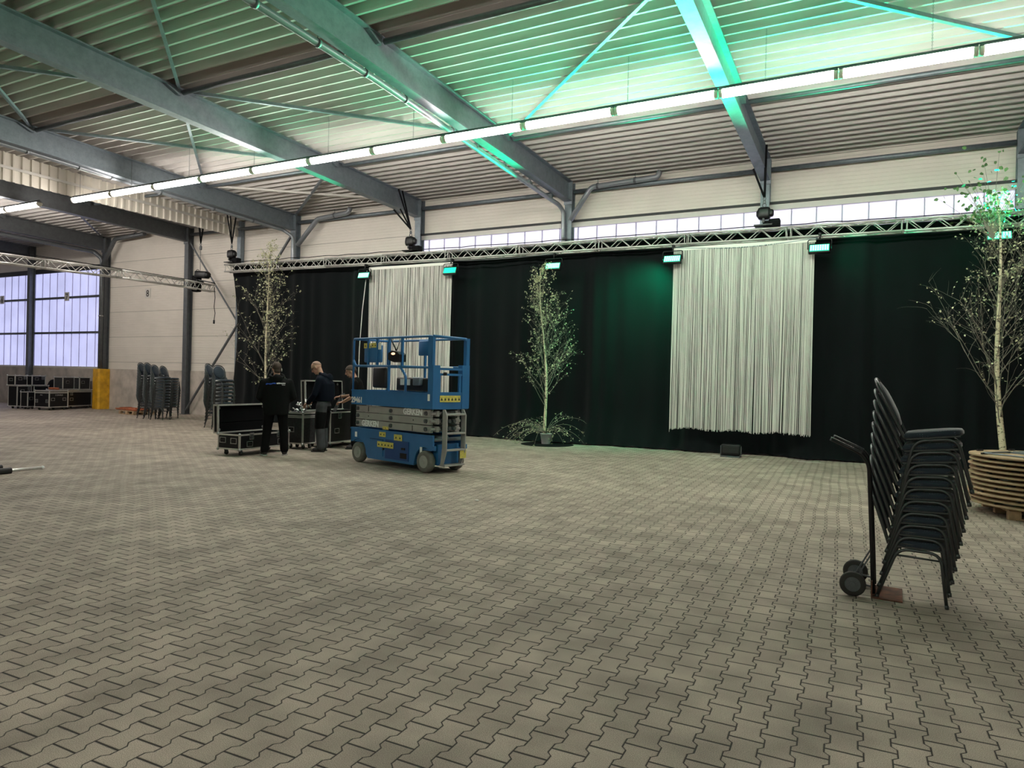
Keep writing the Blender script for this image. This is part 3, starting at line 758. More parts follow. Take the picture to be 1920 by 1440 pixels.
# small black floor light in front of the drape
t = empty('floor_light', (-2.87, 17.12, 0), 0, 'small black floor light standing in front of the drape hem', 'floor light')
MB().rbox((0, 0, 0.17), (0.44, 0.16, 0.26), 0.02).build('lamp_body', M['black_metal'], t)
MB().bb(-0.18, 0.18, -0.095, -0.08, 0.10, 0.25).bb(-0.18, 0.18, -0.10, -0.08, 0.165, 0.18).build('front_grille', M['black_plastic'], t)
q = MB(); q.bb(-0.22, 0.22, -0.16, 0.10, 0, 0.03)
for s in (-1, 1): q.bb(s*0.235-0.008, s*0.235+0.008, -0.03, 0.03, 0.02, 0.26)
q.build('bracket', M['galv_dark'], t)

# ------------------------------------------------------------------ black drapes
def fold(x):
    return (0.050*math.sin(x*5.1+1.2*math.sin(x*1.7)) + 0.030*math.sin(x*11.3+1.6*math.sin(x*2.9)) + 0.07*math.sin(x*2.3+0.5))
def drape(x0, x1, ztop, lab, hem=None, edge=None, seed=0):
    rnd = random.Random(seed)
    nx = int((x1-x0)/0.045); nz = 46; q = MB(); g = []
    for i in range(nx+1):
        x = x0+(x1-x0)*i/nx; col = []
        for j in range(nz+1):
            v = j/nz; z = ztop*(1-v**1.15)
            amp = 0.45+0.75*v
            y = 17.90 + fold(x)*amp*(0.35 if j < 3 else 1)
            # the hem runs forward over the floor and piles up a little
            if z < 1.1:
                k = (1.1-z)/1.1
                h = hem(x) if hem else 0.15
                y -= h*k**2.2
                y += 0.06*k*math.sin(x*4.1+z*3.0)*math.sin(x*1.3)
                z += 0.035*k**3*abs(math.sin(x*7.7)) + 0.012
            xx = x
            if edge and i < 8: xx += edge(z)*(1-i/8)
            z0 = (5.70-0.0095*(x+20.95)) if j == 0 else z
            col.append(q.bm.verts.new((xx, y, z if j else z0)))
        g.append(col)
    for a, b in zip(g, g[1:]):
        for j in range(nz): q._f([a[j], b[j], b[j+1], a[j+1]], True)
    o = q.build('stage_drape', M['molton']); tag(o, lab, 'drape', 'black drapes hung on the long truss'); return o
hem_all = lambda x: 0.12+0.42*math.exp(-((x+8.1)/1.5)**2)+0.18*math.exp(-((x+5.2)/1.0)**2)-0.05*math.sin(x*1.9)
drape(-20.92, -15.6, 5.5, 'black drape at the left end of the truss, behind the leftmost birch', hem_all, lambda z: -0.10+0.22*math.sin((5.5-z)*0.75)+0.10*(5.5-z)/5.5, 1)
drape(-15.62, -9.84, 5.46, 'black drape behind the blue lift and the left string curtain', hem_all, None, 2)
drape(-9.86, -6.95, 5.42, 'black drape behind the middle birch', hem_all, None, 3)
drape(-6.97, -4.0, 5.40, 'black drape with a green sheen left of the right string curtain', hem_all, None, 4)
drape(-4.02, -0.9, 5.38, 'black drape behind the right white string curtain', hem_all, None, 5)
drape(-0.92, 1.9, 5.34, 'black drape right of the right string curtain, behind the tall chair stack', hem_all, None, 6)
drape(1.88, 4.9, 5.30, 'black drape behind the rightmost birch', hem_all, None, 7)

# ------------------------------------------------------------------ string curtains
def string_curtain(x0, x1, ztop, zbot, lab, seed, y=17.44):
    rnd = random.Random(seed); q = MB(); x = x0; cl = 0.0
    n = 0
    while x < x1:
        w = rnd.uniform(0.005, 0.010)
        yy = y+rnd.uniform(-0.025, 0.025)
        drift = rnd.uniform(-0.02, 0.02); zb = zbot+rnd.uniform(-0.03, 0.03)+0.02*math.sin(x*6)
        if rnd.random() < 0.02: zb -= rnd.uniform(0.03, 0.12)
        seg = 5; prev = None; ph = rnd.uniform(0, 6)
        for j in range(seg+1):
            v = j/seg; z = ztop+(zb-ztop)*v
            pull = 0.016*math.sin(x*9.0+3*math.sin(x*2.1))*v**2 + 0.010*math.sin(x*31)*v**1.5
            xx = x+drift*v+pull; yv = yy+0.012*math.sin(ph+v*5)
            a = q.bm.verts.new((xx-w/2, yv, z)); b = q.bm.verts.new((xx, yv-w*0.6, z)); c = q.bm.verts.new((xx+w/2, yv, z))
            if prev:
                q._f([prev[0], prev[1], b, a], True); q._f([prev[1], prev[2], c, b], True)
            prev = (a, b, c)
        x += rnd.uniform(0.006, 0.0115)
        if rnd.random() < 0.006: x += rnd.uniform(0.006, 0.015)
    o = q.build('string_curtain', M['string'], fix=False); tag(o, lab, 'string curtain', None, 'stuff')
    h = MB().bb(x0-0.02, x1+0.02, y-0.015, y+0.015, ztop-0.02, ztop+0.06).build('header_band', M['string'], o)
    return o
string_curtain(-14.22, -11.12, 5.14, 0.75, 'white string curtain behind the blue lift', 11)
string_curtain(-4.46, -1.16, 5.12, 0.60, 'wide white string curtain right of the middle birch', 12)
cable([(-14.30, 17.4, 5.1), (-14.42, 17.36, 3.8), (-14.5, 17.36, 2.6), (-14.53, 17.38, 1.5)], 0.012, 'white cord hanging just left of the left string curtain', 'string', 2, 'cord')
cable([(-11.02, 17.4, 4.8), (-11.0, 17.36, 3.2), (-10.98, 17.38, 0.02)], 0.010, 'black cord hanging right of the left string curtain', 'strap', 2, 'cord')

# ------------------------------------------------------------------ birches
def birch(x, y, h, lean, lab, seed, branches, leafm='leaf', pot=True, crown=None, nlow=0, leafn=8, trunk_r=0.05, leaf_s=0.05, leafp=0.28):
    rnd = random.Random(seed)
    t = empty('potted_birch', (x, y, 0), 0, lab, 'birch tree')
    z0 = 0.05
    def tr(v):
        return V((lean[0]*v + 0.05*math.sin(v*7+seed), lean[1]*v + 0.03*math.sin(v*5), z0+(h-z0)*v))
    pts = [tr(k/24) for k in range(25)]
    MB().tube(pts, [trunk_r*(1-0.88*(k/24)) + 0.004 for k in range(25)], 10).build('trunk', M['bark'], t)
    b = MB(); lf = MB()
    def leaf(p, s):
        a = V((rnd.uniform(-1, 1), rnd.uniform(-1, 1), rnd.uniform(-1.3, 0.3))).normalized()
        w = a.cross(V((rnd.uniform(-1, 1), rnd.uniform(-1, 1), rnd.uniform(-1, 1)))).normalized()
        s *= rnd.uniform(0.6, 1.25)
        n = a.cross(w).normalized()*s*0.12
        v0 = lf.bm.verts.new(p); v1 = lf.bm.verts.new(p+a*s*0.35+w*s*0.38-n); v2 = lf.bm.verts.new(p+a*s); v3 = lf.bm.verts.new(p+a*s*0.35-w*s*0.38-n)
        lf._f([v0, v1, v2]); lf._f([v0, v2, v3])
    def twig(p, d, L, r, depth):
        n = 6; q = [p]; dd = d.copy()
        for k in range(n):
            dd = (dd + V((rnd.uniform(-.18, .18), rnd.uniform(-.18, .18), rnd.uniform(-.08, .16) if depth < 2 else rnd.uniform(-.25, .05)))).normalized()
            q.append(q[-1]+dd*L/n)
        for c in q:
            if c.y+y > 17.62: c.y = 17.62-y
            if c.z < 0.05: c.z = 0.05
        b.tube(q, [r*0.62*(1-0.75*k/n) for k in range(n+1)], 4 if depth else 5, False)
        if depth < 2:
            m = 5 if depth == 0 else 3
            for k in range(m):
                i = rnd.randint(2, n); a = rnd.uniform(0, 2*PI)
                side = V((math.cos(a), math.sin(a), rnd.uniform(0.0, 0.7))).normalized()
                twig(q[i], (dd*0.7+side*0.75).normalized(), L*rnd.uniform(0.35, 0.6), r*0.5, depth+1)
        if depth >= 1:
            for k in range(rnd.randint(leafn//2, leafn)):
                if rnd.random() < leafp:
                    i = rnd.randint(2, n); leaf(q[i]+V((rnd.uniform(-.03, .03), rnd.uniform(-.03, .03), rnd.uniform(-.03, .03))), leaf_s)
    for k in range(branches):
        v = crown[0] + (crown[1]-crown[0])*(k+rnd.random())/branches
        a = rnd.uniform(0, 2*PI); rel = (v-crown[0])/(crown[1]-crown[0])
        L = crown[2]*(1-0.78*rel)*(0.55+0.45*min(1, rel*5+0.3))*rnd.uniform(0.7, 1.15)
        up = 1.15+1.1*rel
        d = V((math.cos(a), math.sin(a)*0.8, up)).normalized()
        twig(tr(v), d, L, 0.013*(1-0.6*rel)+0.002, 0)
    for k in range(nlow):      # low drooping shoots round the pot
        a = rnd.uniform(0, 2*PI); d = V((math.cos(a), math.sin(a)*0.7-0.2, rnd.uniform(0.5, 1.4))).normalized()
        L = rnd.uniform(0.7, 1.7); q = [V((0, 0, 0.3))]; dd = d.copy()
        for i in range(9):
            dd = (dd+V((0, 0, -0.20))).normalized(); p = q[-1]+dd*L/9
            if p.y+y > 17.6: p.y = 17.6-y
            p.z = max(p.z, 0.03); q.append(p)
        b.tube(q, [0.007*(1-0.07*i) for i in range(10)], 4, False)
        for i in range(3, 10):
            for _ in range(rnd.randint(0, 3)):
                leaf(q[i]+V((rnd.uniform(-.06, .06), rnd.uniform(-.06, .06), rnd.uniform(-.06, .06))), leaf_s*0.95)
    b.build('branches', M['twig'], t, fix=False); tag(lf.build('foliage', M[leafm], t, fix=False), kind='stuff')
    if pot:
        MB().lathe([(0.115, 0), (0.12, 0.01), (0.155, 0.27), (0.165, 0.275), (0.165, 0.29), (0.15, 0.29), (0.145, 0.25)], n=20).build('pot', M['pot'], t)
        MB().lathe([(0.14, 0.23), (0.145, 0.25)], n=16).build('soil', M['soil'], t)
    return t
birch(-7.72, 17.05, 4.72, (-0.28, 0.05), 'middle birch with bushy shoots in a grey bucket before the drape', 5, 44, 'leaf', True, (0.17, 0.965, 1.55), 34, 9, 0.042, 0.048)
birch(-17.62, 16.4, 5.75, (-0.05, 0.1), 'leftmost birch behind the man with the printed jacket', 8, 40, 'leaf', True, (0.17, 0.97, 1.95), 8, 10, 0.045, 0.058)
birch(2.36, 16.1, 5.55, (-0.22, 0.1), 'rightmost and tallest birch behind the stacked round tables', 21, 46, 'leaf', True, (0.18, 0.93, 2.2), 0, 6, 0.062, 0.050)
# crown tuft of the right birch above the truss
rnd = random.Random(77); q = MB(); b2 = MB()
for k in range(170):
    p = V((2.02+rnd.gauss(0, 0.34), 16.2+rnd.gauss(0, 0.2), 5.05+abs(rnd.gauss(0, 0.5))))
    a = V((rnd.uniform(-1, 1), rnd.uniform(-1, 1), rnd.uniform(-1.2, 0.2))).normalized(); w = a.cross(V((rnd.random(), rnd.random(), rnd.random()))).normalized(); s = rnd.uniform(0.06, 0.10)
    pts = [p, p+a*s*0.3+w*s*0.40, p+a*s*0.7+w*s*0.28, p+a*s, p+a*s*0.7-w*s*0.28, p+a*s*0.3-w*s*0.40]
    q._f([q.bm.verts.new(v) for v in pts])
    if k % 3 == 0: b2.tube([V((2.1, 16.2, 4.7)), V(((p.x+2.1)/2, 16.2, (p.z+4.9)/2)), p], [0.006, 0.004, 0.002], 4, False)
trt = [o for o in bpy.data.objects if o.get('label', '').startswith('rightmost and tallest')][0]
off = V(trt.location)
for mb, nm, mm in ((q, 'top_foliage', 'leaf2'), (b2, 'top_branches', 'twig')):
    o = mb.build(nm, M[mm], trt, loc=-off, fix=False)
    if nm == 'top_foliage': tag(o, kind='stuff')
# dark mat under the middle birch
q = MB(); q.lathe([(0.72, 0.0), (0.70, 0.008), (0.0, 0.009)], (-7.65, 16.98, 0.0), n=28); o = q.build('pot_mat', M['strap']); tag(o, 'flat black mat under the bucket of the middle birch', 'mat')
# ------------------------------------------------------------------ scissor lift
t = empty('scissor_lift', (-9.02, 10.81, 0), math.radians(-15.2), 'blue and grey scissor lift with platform lowered, in front of the left string curtain', 'scissor lift')
B_, G_, K_ = M['blue'], M['grey_paint'], M['black_metal']
# wheels
for nm, x, y in (('wheel', 0, 0.0), ('wheel', 2.03, 0.0), ('wheel', 0, 0.71), ('wheel', 2.03, 0.71)):
    s = -1 if y < 0.3 else 1; c = y+0.06
    w = MB().lathe([(0.115, -0.062), (0.17, -0.066), (0.196, -0.05), (0.20, -0.02), (0.20, 0.02), (0.196, 0.05), (0.17, 0.066), (0.115, 0.062)], (x, c+0.0, 0.20), 'y', 32, False).build('wheel', M['tyre'], t)
    q = MB(); yo = c+s*0.045
    q.lathe([(0.12, -0.02), (0.12, 0.02)], (x, yo-s*0.03, 0.2), 'y', 28)
    q.lathe([(0.16, -0.004), (0.165, 0.006)], (x, yo+s*0.012, 0.2), 'y', 28)
    q.lathe([(0.045, -0.03), (0.04, 0.03)], (x, yo+s*0.005, 0.2), 'y', 16)
    for k in range(5):
        a = 2*PI*k/5; q.cyl((x+0.07*math.cos(a), yo-0.02, 0.2+0.07*math.sin(a)), (x+0.07*math.cos(a), yo+s*0.02, 0.2+0.07*math.sin(a)), 0.012, 6)
    q.build('hub', M['grey_paint'], w)
# chassis: side plates with wheel arches, tray, end plates
def arch_side():
    p = [(-0.25, 0.46), (-0.25, 0.68), (2.26, 0.68), (2.26, 0.50)]
    p += [(2.31, 0.50), (2.31, 0.42), (2.24, 0.42)]
    p += [(2.03+0.26*math.cos(math.radians(a)), 0.20+0.26*math.sin(math.radians(a))) for a in range(55, 171, 12)]
    p += [(1.74, 0.11), (0.33, 0.11)]
    p += [(0.0+0.27*math.cos(math.radians(a)), 0.20+0.27*math.sin(math.radians(a))) for a in range(0, 136, 12)]
    return [(a, b) for a, b in p]
q = MB(); q.prism(arch_side(), 0.012, 0.05, 'y'); q.prism(arch_side(), 0.77, 0.808, 'y')
q.bb(-0.22, 2.2, 0.05, 0.77, 0.40, 0.44); q.bb(0.36, 1.70, 0.05, 0.77, 0.12, 0.16); q.bb(-0.25, -0.21, 0.012, 0.808, 0.40, 0.68)
q.bb(0.34, 0.38, 0.05, 0.77, 0.12, 0.5); q.bb(1.69, 1.73, 0.05, 0.77, 0.12, 0.5)
q.bb(-0.25, 2.26, -0.004, 0.05, 0.655, 0.685)
q.bb(2.10, 2.24, 0.16, 0.66, 0.14, 0.52)
q.build('chassis', B_, t)
q = MB(); q.bb(0.42, 0.82, 0.0, 0.014, 0.18, 0.50); q.build('access_door', B_, t)
d = MB().bb(0.90, 1.60, 0.0, 0.014, 0.16, 0.52).build('battery_tray', M['blue_dark'], t)
MB().bb(1.36, 1.55, -0.006, 0.002, 0.20, 0.30).bb(1.40, 1.50, -0.012, 0.0, 0.36, 0.40).build('lock_panel', K_, d)
MB().cyl((0.84, -0.01, 0.33), (0.84, 0.02, 0.33), 0.022, 10).bb(0.40, 0.84, -0.003, 0.003, 0.502, 0.508).build('latch', K_, t)
# scissor stack: four layers of arms, inner and outer
zs = [0.72, 0.865, 1.005]
for i, z in enumerate(zs):
    for y0, y1, x0, x1 in ((0.05, 0.11, -0.14+0.0*i, 2.14), (0.70, 0.76, -0.14, 2.14)):
        q = MB(); q.bb(x0, x1, y0, y1, z, z+0.13); o = q.build('scissor_arm', G_, t)
        g = MB(); s = -1 if y0 < 0.3 else 1; yy = y0 if s < 0 else y1
        for xx in (-0.07, 1.0, 2.02): g.cyl((xx, yy, z+0.065), (xx, yy+s*0.03, z+0.065), 0.038, 12); g.cyl((xx, yy+s*0.03, z+0.065), (xx, yy+s*0.045, z+0.065), 0.02, 8)
        g.build('pin', M['galv_dark'], o)
    q = MB()
    for y0, y1 in ((0.15, 0.21), (0.60, 0.66)): q.bb(-0.10, 2.20, y0, y1, z+0.015, z+0.115)
    q.cyl((2.14, 0.05, z+0.065), (2.14, 0.76, z+0.065), 0.03, 10); q.cyl((-0.06, 0.05, z+0.065), (-0.06, 0.76, z+0.065), 0.03, 10)
    q.build('inner_arm', G_, t)
q = MB(); q.bb(0.27, 0.285, 0.046, 0.052, 1.02, 1.12); q.bb(1.63, 1.645, 0.046, 0.052, 0.73, 0.83)
q.cyl((0.28, 0.044, 0.93), (0.28, 0.052, 0.93), 0.012, 8); q.cyl((1.66, 0.044, 0.93), (1.66, 0.052, 0.93), 0.012, 8); q.build('arm_slot', K_, t)
q = MB(); q.cyl((1.1, 0.40, 0.60), (2.2, 0.40, 0.62), 0.05, 14); q.cyl((2.20, 0.06, 0.60), (2.20, 0.75, 0.60), 0.035, 12); q.build('hydraulic_cylinder', M['galv'], t)
# ladder end
lad = empty('ladder', (0, 0, 0), 0, parent=t)
q = MB()
for yy in (0.20, 0.66):
    q.prism([(2.33, 0.14), (2.42, 0.40), (2.42, 1.05), (2.36, 1.15), (2.31, 1.15), (2.31, 0.45), (2.27, 0.14)], yy-0.012, yy+0.012, 'y')
q.bb(2.25, 2.40, 0.19, 0.67, 0.13, 0.16)
q.build('side_rail', G_, lad)
for z in (0.42, 0.72, 1.06): MB().rbox((2.37, 0.43, z), (0.10, 0.45, 0.035), 0.008).build('step', G_, lad)
q = MB()
for z in (0.80, 0.93, 1.05):
    for yy in (0.30, 0.42, 0.54): q.cyl((2.16, yy, z), (2.26, yy, z), 0.032, 10)
q.build('roller', M['galv_dark'], lad)
# platform
q = MB(); q.bb(-0.23, 2.24, 0.0, 0.87, 1.15, 1.22); q.bb(-0.23, 2.24, -0.006, 0.02, 1.15, 1.44); q.bb(-0.23, 2.24, 0.85, 0.876, 1.15, 1.44)
q.bb(-0.236, -0.21, 0.0, 0.87, 1.15, 1.44); q.bb(2.22, 2.246, 0.0, 0.87, 1.15, 1.44); q.bb(-0.24, 2.25, -0.012, -0.004, 1.42, 1.445)
q.build('platform', B_, t)
q = MB(); q.bb(-0.2, 2.2, 0.02, 0.85, 1.22, 1.235); q.build('deck_plate', M['galv_dark'], t)
def rail(pts, r=0.022, nm='guard_rail'):
    return MB().tube(bend(pts, 0.06), r, 10).build(nm, B_, t)
zt, zm = 2.46, 1.92
rail([(-0.21, 0.01, 1.44), (-0.21, 0.01, zt), (2.20, 0.01, zt), (2.20, 0.01, 1.44)])
rail([(-0.21, 0.86, 1.44), (-0.21, 0.86, zt), (2.20, 0.86, zt), (2.20, 0.86, 1.44)])
rail([(-0.21, 0.01, zt), (-0.21, 0.86, zt)]); rail([(-0.21, 0.01, zm), (-0.21, 0.86, zm)])
rail([(-0.21, 0.01, zm+0.12), (-0.14, 0.01, zm), (1.02, 0.01, zm), (2.12, 0.01, zm-0.02)]); rail([(-0.21, 0.86, zm), (2.20, 0.86, zm)])
rail([(2.22, 0.01, zt), (2.22, 0.80, zt-0.01), (2.22, 0.86, zt-0.12), (2.22, 0.86, 1.9)], 0.026)
rail([(1.22, 0.01, zm), (1.30, 0.01, zm-0.02), (1.46, 0.01, zm-0.18), (1.46, 0.01, 1.44)], 0.024)
q = MB()
for x, y in ((1.34, 0.01), (1.0, 0.86), (0.95, 0.01)):
    MB().box((x, y, (zm+zt)/2 if x > 1.2 else (1.44+zt)/2), (0.05 if x > 1.2 else 0.035, 0.04, zt-zm if x > 1.2 else zt-1.44)).build('guard_post', B_, t)
# corner posts and end gate
MB().bb(2.10, 2.23, -0.01, 0.05, 1.94, zt).bb(2.12, 2.26, -0.015, 0.15, 1.16, 1.94).build('corner_post', B_, t); MB().bb(2.14, 2.26, 0.70, 0.88, 1.16, 1.96).bb(2.17, 2.25, 0.80, 0.88, 1.9, zt).build('corner_post', B_, t)
gate = MB().bb(2.21, 2.25, 0.13, 0.72, 1.86, 1.90).bb(2.21, 2.25, 0.13, 0.70, 1.76, 1.80).bb(2.215, 2.245, 0.64, 0.68, 1.44, 1.78).bb(2.215, 2.245, 0.15, 0.18, 1.44, 1.78).bb(2.215, 2.25, 0.14, 0.70, 1.22, 1.46).build('entry_gate', B_, t)
MB().rbox((2.27, 0.26, 1.79), (0.04, 0.07, 0.06), 0.01).build('latch', K_, gate)
MB().bb(2.251, 2.255, 0.13, 0.46, 1.90, 1.925).build('white_label', M['white'], gate)
# control and manual boxes in the platform
q = MB(); q.rbox((0.38, 0.06, 2.16), (0.56, 0.05, 0.34), 0.02); q.bb(0.22, 0.27, 0.02, 0.05, 1.94, 2.44); q.bb(0.52, 0.57, 0.02, 0.05, 1.94, 2.44); q.build('sign_board', B_, t)
MB().rbox((0.40, 0.24, 1.70), (0.44, 0.12, 0.42), 0.04).build('document_box', M['black_plastic'], t)
q = MB(); q.rbox((0.98, 0.70, 1.58), (1.0, 0.30, 0.26), 0.03); q.build('tool_crate', M['black_plastic'], t)
MB().bb(0.64, 0.94, 0.53, 0.545, 1.56, 1.68).build('white_label', M['white'], t)
MB().rbox((1.22, 0.5, 1.64), (0.20, 0.10, 0.16), 0.015).build('junction_box', M['galv'], t)
q = MB(); q.rbox((1.05, 0.80, 2.30), (0.34, 0.05, 0.30), 0.02); q.build('joystick_box', M['blue'], t)
# work lamp clamped to the top rail
wl = MB().cyl((0.94, 0.05, 2.44), (1.06, 0.10, 2.20), 0.014, 8).cyl((0.90, 0.30, 2.44), (1.06, 0.10, 2.22), 0.010, 8).build('lamp_stem', K_, t)
tag(wl, None)
q = MB(); q.prism([(-0.16, -0.08), (-0.16, 0.04), (-0.05, 0.09), (0.10, 0.07), (0.19, 0.01), (0.19, -0.12), (0.02, -0.13)], -0.08, 0.08, 'y')
lh = q.build('work_lamp_head', K_, t, (1.16, 0.02, 2.12)); MB().ball((0, -0.082, 0.03), 0.04, 10, (1.5, 0.3, 0.6)).build('glowing_lens', M['lamp_glow'], lh)
# stickers
def stick(x0, x1, z0, z1, y=-0.012, m='sticker', par=t):
    o = MB().bb(x0, x1, y, y+0.004, z0, z1).build('warning_sticker' if m == 'sticker' else 'white_label', M[m], par)
    if m == 'sticker':
        g = MB(); n = max(1, int((x1-x0)/0.09)); h = z1-z0
        for k in range(n):
            cx = x0+(k+0.5)*(x1-x0)/n; a = h*0.22
            g.prism([(cx-a, (z0+z1)/2-a*0.8), (cx+a, (z0+z1)/2-a*0.8), (cx, (z0+z1)/2+a*0.9)], y-0.002, y, 'y')
        g.build('warning_triangle', M['sticker_ink'], o)
    return o
stick(0.76, 0.94, 0.70, 0.76, 0.036); stick(0.70, 0.90, 0.56, 0.655, 0.004); stick(1.16, 1.40, 0.52, 0.635, 0.004); stick(0.66, 1.16, 0.36, 0.47, -0.008)
stick(0.10, 0.31, 2.27, 2.37, 0.03); stick(0.34, 0.52, 2.28, 2.37, 0.03); stick(0.56, 0.66, 2.24, 2.37, 0.03, 'white')
stick(-0.10, -0.03, 0.50, 0.60, 0.004, 'white'); stick(1.92, 1.98, 0.34, 0.46, 0.004, 'white'); stick(2.13, 2.19, 1.30, 1.42, -0.022, 'white')
o = MB().bb(2.256, 2.26, 0.16, 0.66, 1.28, 1.40).build('warning_sticker', M['sticker'], t)
g = MB()
for k in range(6):
    cy = 0.20+0.085*k; g.prism([(cy-0.025, 1.31), (cy+0.025, 1.31), (cy, 1.365)], 2.26, 2.262, 'x')
g.build('warning_triangle', M['sticker_ink'], o)
MB().bb(2.40, 2.404, 0.55, 0.70, 0.26, 0.42).build('warning_sticker', M['sticker'], t)
# lettering
text_obj('fleet_number', '29461', 0.155, M['white'], t, (-0.225, -0.016, 1.19), (PI/2, 0, 0), 0.98, 0.001, 0.006)
for x, z in ((0.06, 0.735), (1.36, 1.03)):
    text_obj('lettering', 'GERKEN', 0.155, M['white'], t, (x, 0.047, z), (PI/2, 0, 0), 0.95, 0.001, 0.007)

# ------------------------------------------------------------------ flight cases
def castor(par, x, y, r=0.05, h=0.12):
    q = MB(); q.bb(x-0.045, x+0.045, y-0.045, y+0.045, h-0.012, h); q.prism([(x-0.02, h-0.012), (x+0.03, h-0.012), (x+0.045, r), (x+0.0, r-0.01)], y-0.028, y-0.022, 'y'); q.prism([(x-0.02, h-0.012), (x+0.03, h-0.012), (x+0.045, r), (x+0.0, r-0.01)], y+0.022, y+0.028, 'y')
    c = q.build('castor', M['galv_dark'], par)
    MB().lathe([(r*0.5, -0.018), (r*0.95, -0.016), (r, -0.008), (r, 0.008), (r*0.95, 0.016), (r*0.5, 0.018)], (x+0.02, y, r), 'y', 18).build('castor_wheel', M['dark_rubber'], c)
def trims(q, x0, x1, y0, y1, z0, z1, w=0.028, p=0.004):
    for x, sx in ((x0, 1), (x1, -1)):
        for y, sy in ((y0, 1), (y1, -1)):
            q.bb(x-sx*p, x+sx*w, y-sy*p, y, z0, z1); q.bb(x-sx*p, x, y-sy*p, y+sy*w, z0, z1)
    for z, sz in ((z0, 1), (z1, -1)):
        for y, sy in ((y0, 1), (y1, -1)):
            q.bb(x0, x1, y-sy*p, y, z-sz*p, z+sz*w); q.bb(x0, x1, y-sy*p, y+sy*w, z-sz*p, z)
        for x, sx in ((x0, 1), (x1, -1)):
            q.bb(x-sx*p, x, y0, y1, z-sz*p, z+sz*w); q.bb(x-sx*p, x+sx*w, y0, y1, z-sz*p, z)
def dish(par, c, n, w=0.17, h=0.12, kind='handle'):
    """recessed metal dish on a face; n: 'x+','x-','y+','y-'"""
    ax = n[0]; s = 1 if n[1] == '+' else -1; c = V(c)
    def bx(q, a0, a1, b0, b1, d0, d1):
        lo, hi = sorted((d0*s, d1*s))
        if ax == 'x': q.bb(c.x+lo, c.x+hi, c.y+a0, c.y+a1, c.z+b0, c.z+b1)
        else: q.bb(c.x+a0, c.x+a1, c.y+lo, c.y+hi, c.z+b0, c.z+b1)
    q = MB(); f = 0.014
    bx(q, -w/2, w/2, h/2-f, h/2, 0, 0.008); bx(q, -w/2, w/2, -h/2, -h/2+f, 0, 0.008); bx(q, -w/2, -w/2+f, -h/2, h/2, 0, 0.008); bx(q, w/2-f, w/2, -h/2, h/2, 0, 0.008)
    o = q.build(kind, M['dish'], par)
    g = MB()
    if kind == 'handle': bx(g, -w*0.34, w*0.34, -0.012, 0.014, 0.004, 0.022); bx(g, -w*0.34, -w*0.26, -0.012, h*0.3, 0.004, 0.016); bx(g, w*0.26, w*0.34, -0.012, h*0.3, 0.004, 0.016)
    else: bx(g, -0.03, 0.03, -h*0.3, h*0.3, 0.004, 0.02); bx(g, -0.045, 0.045, -0.01, 0.012, 0.01, 0.026)
    g.build('grip' if kind == 'handle' else 'twist_key', M['black_plastic'] if kind == 'handle' else M['galv_dark'], o)
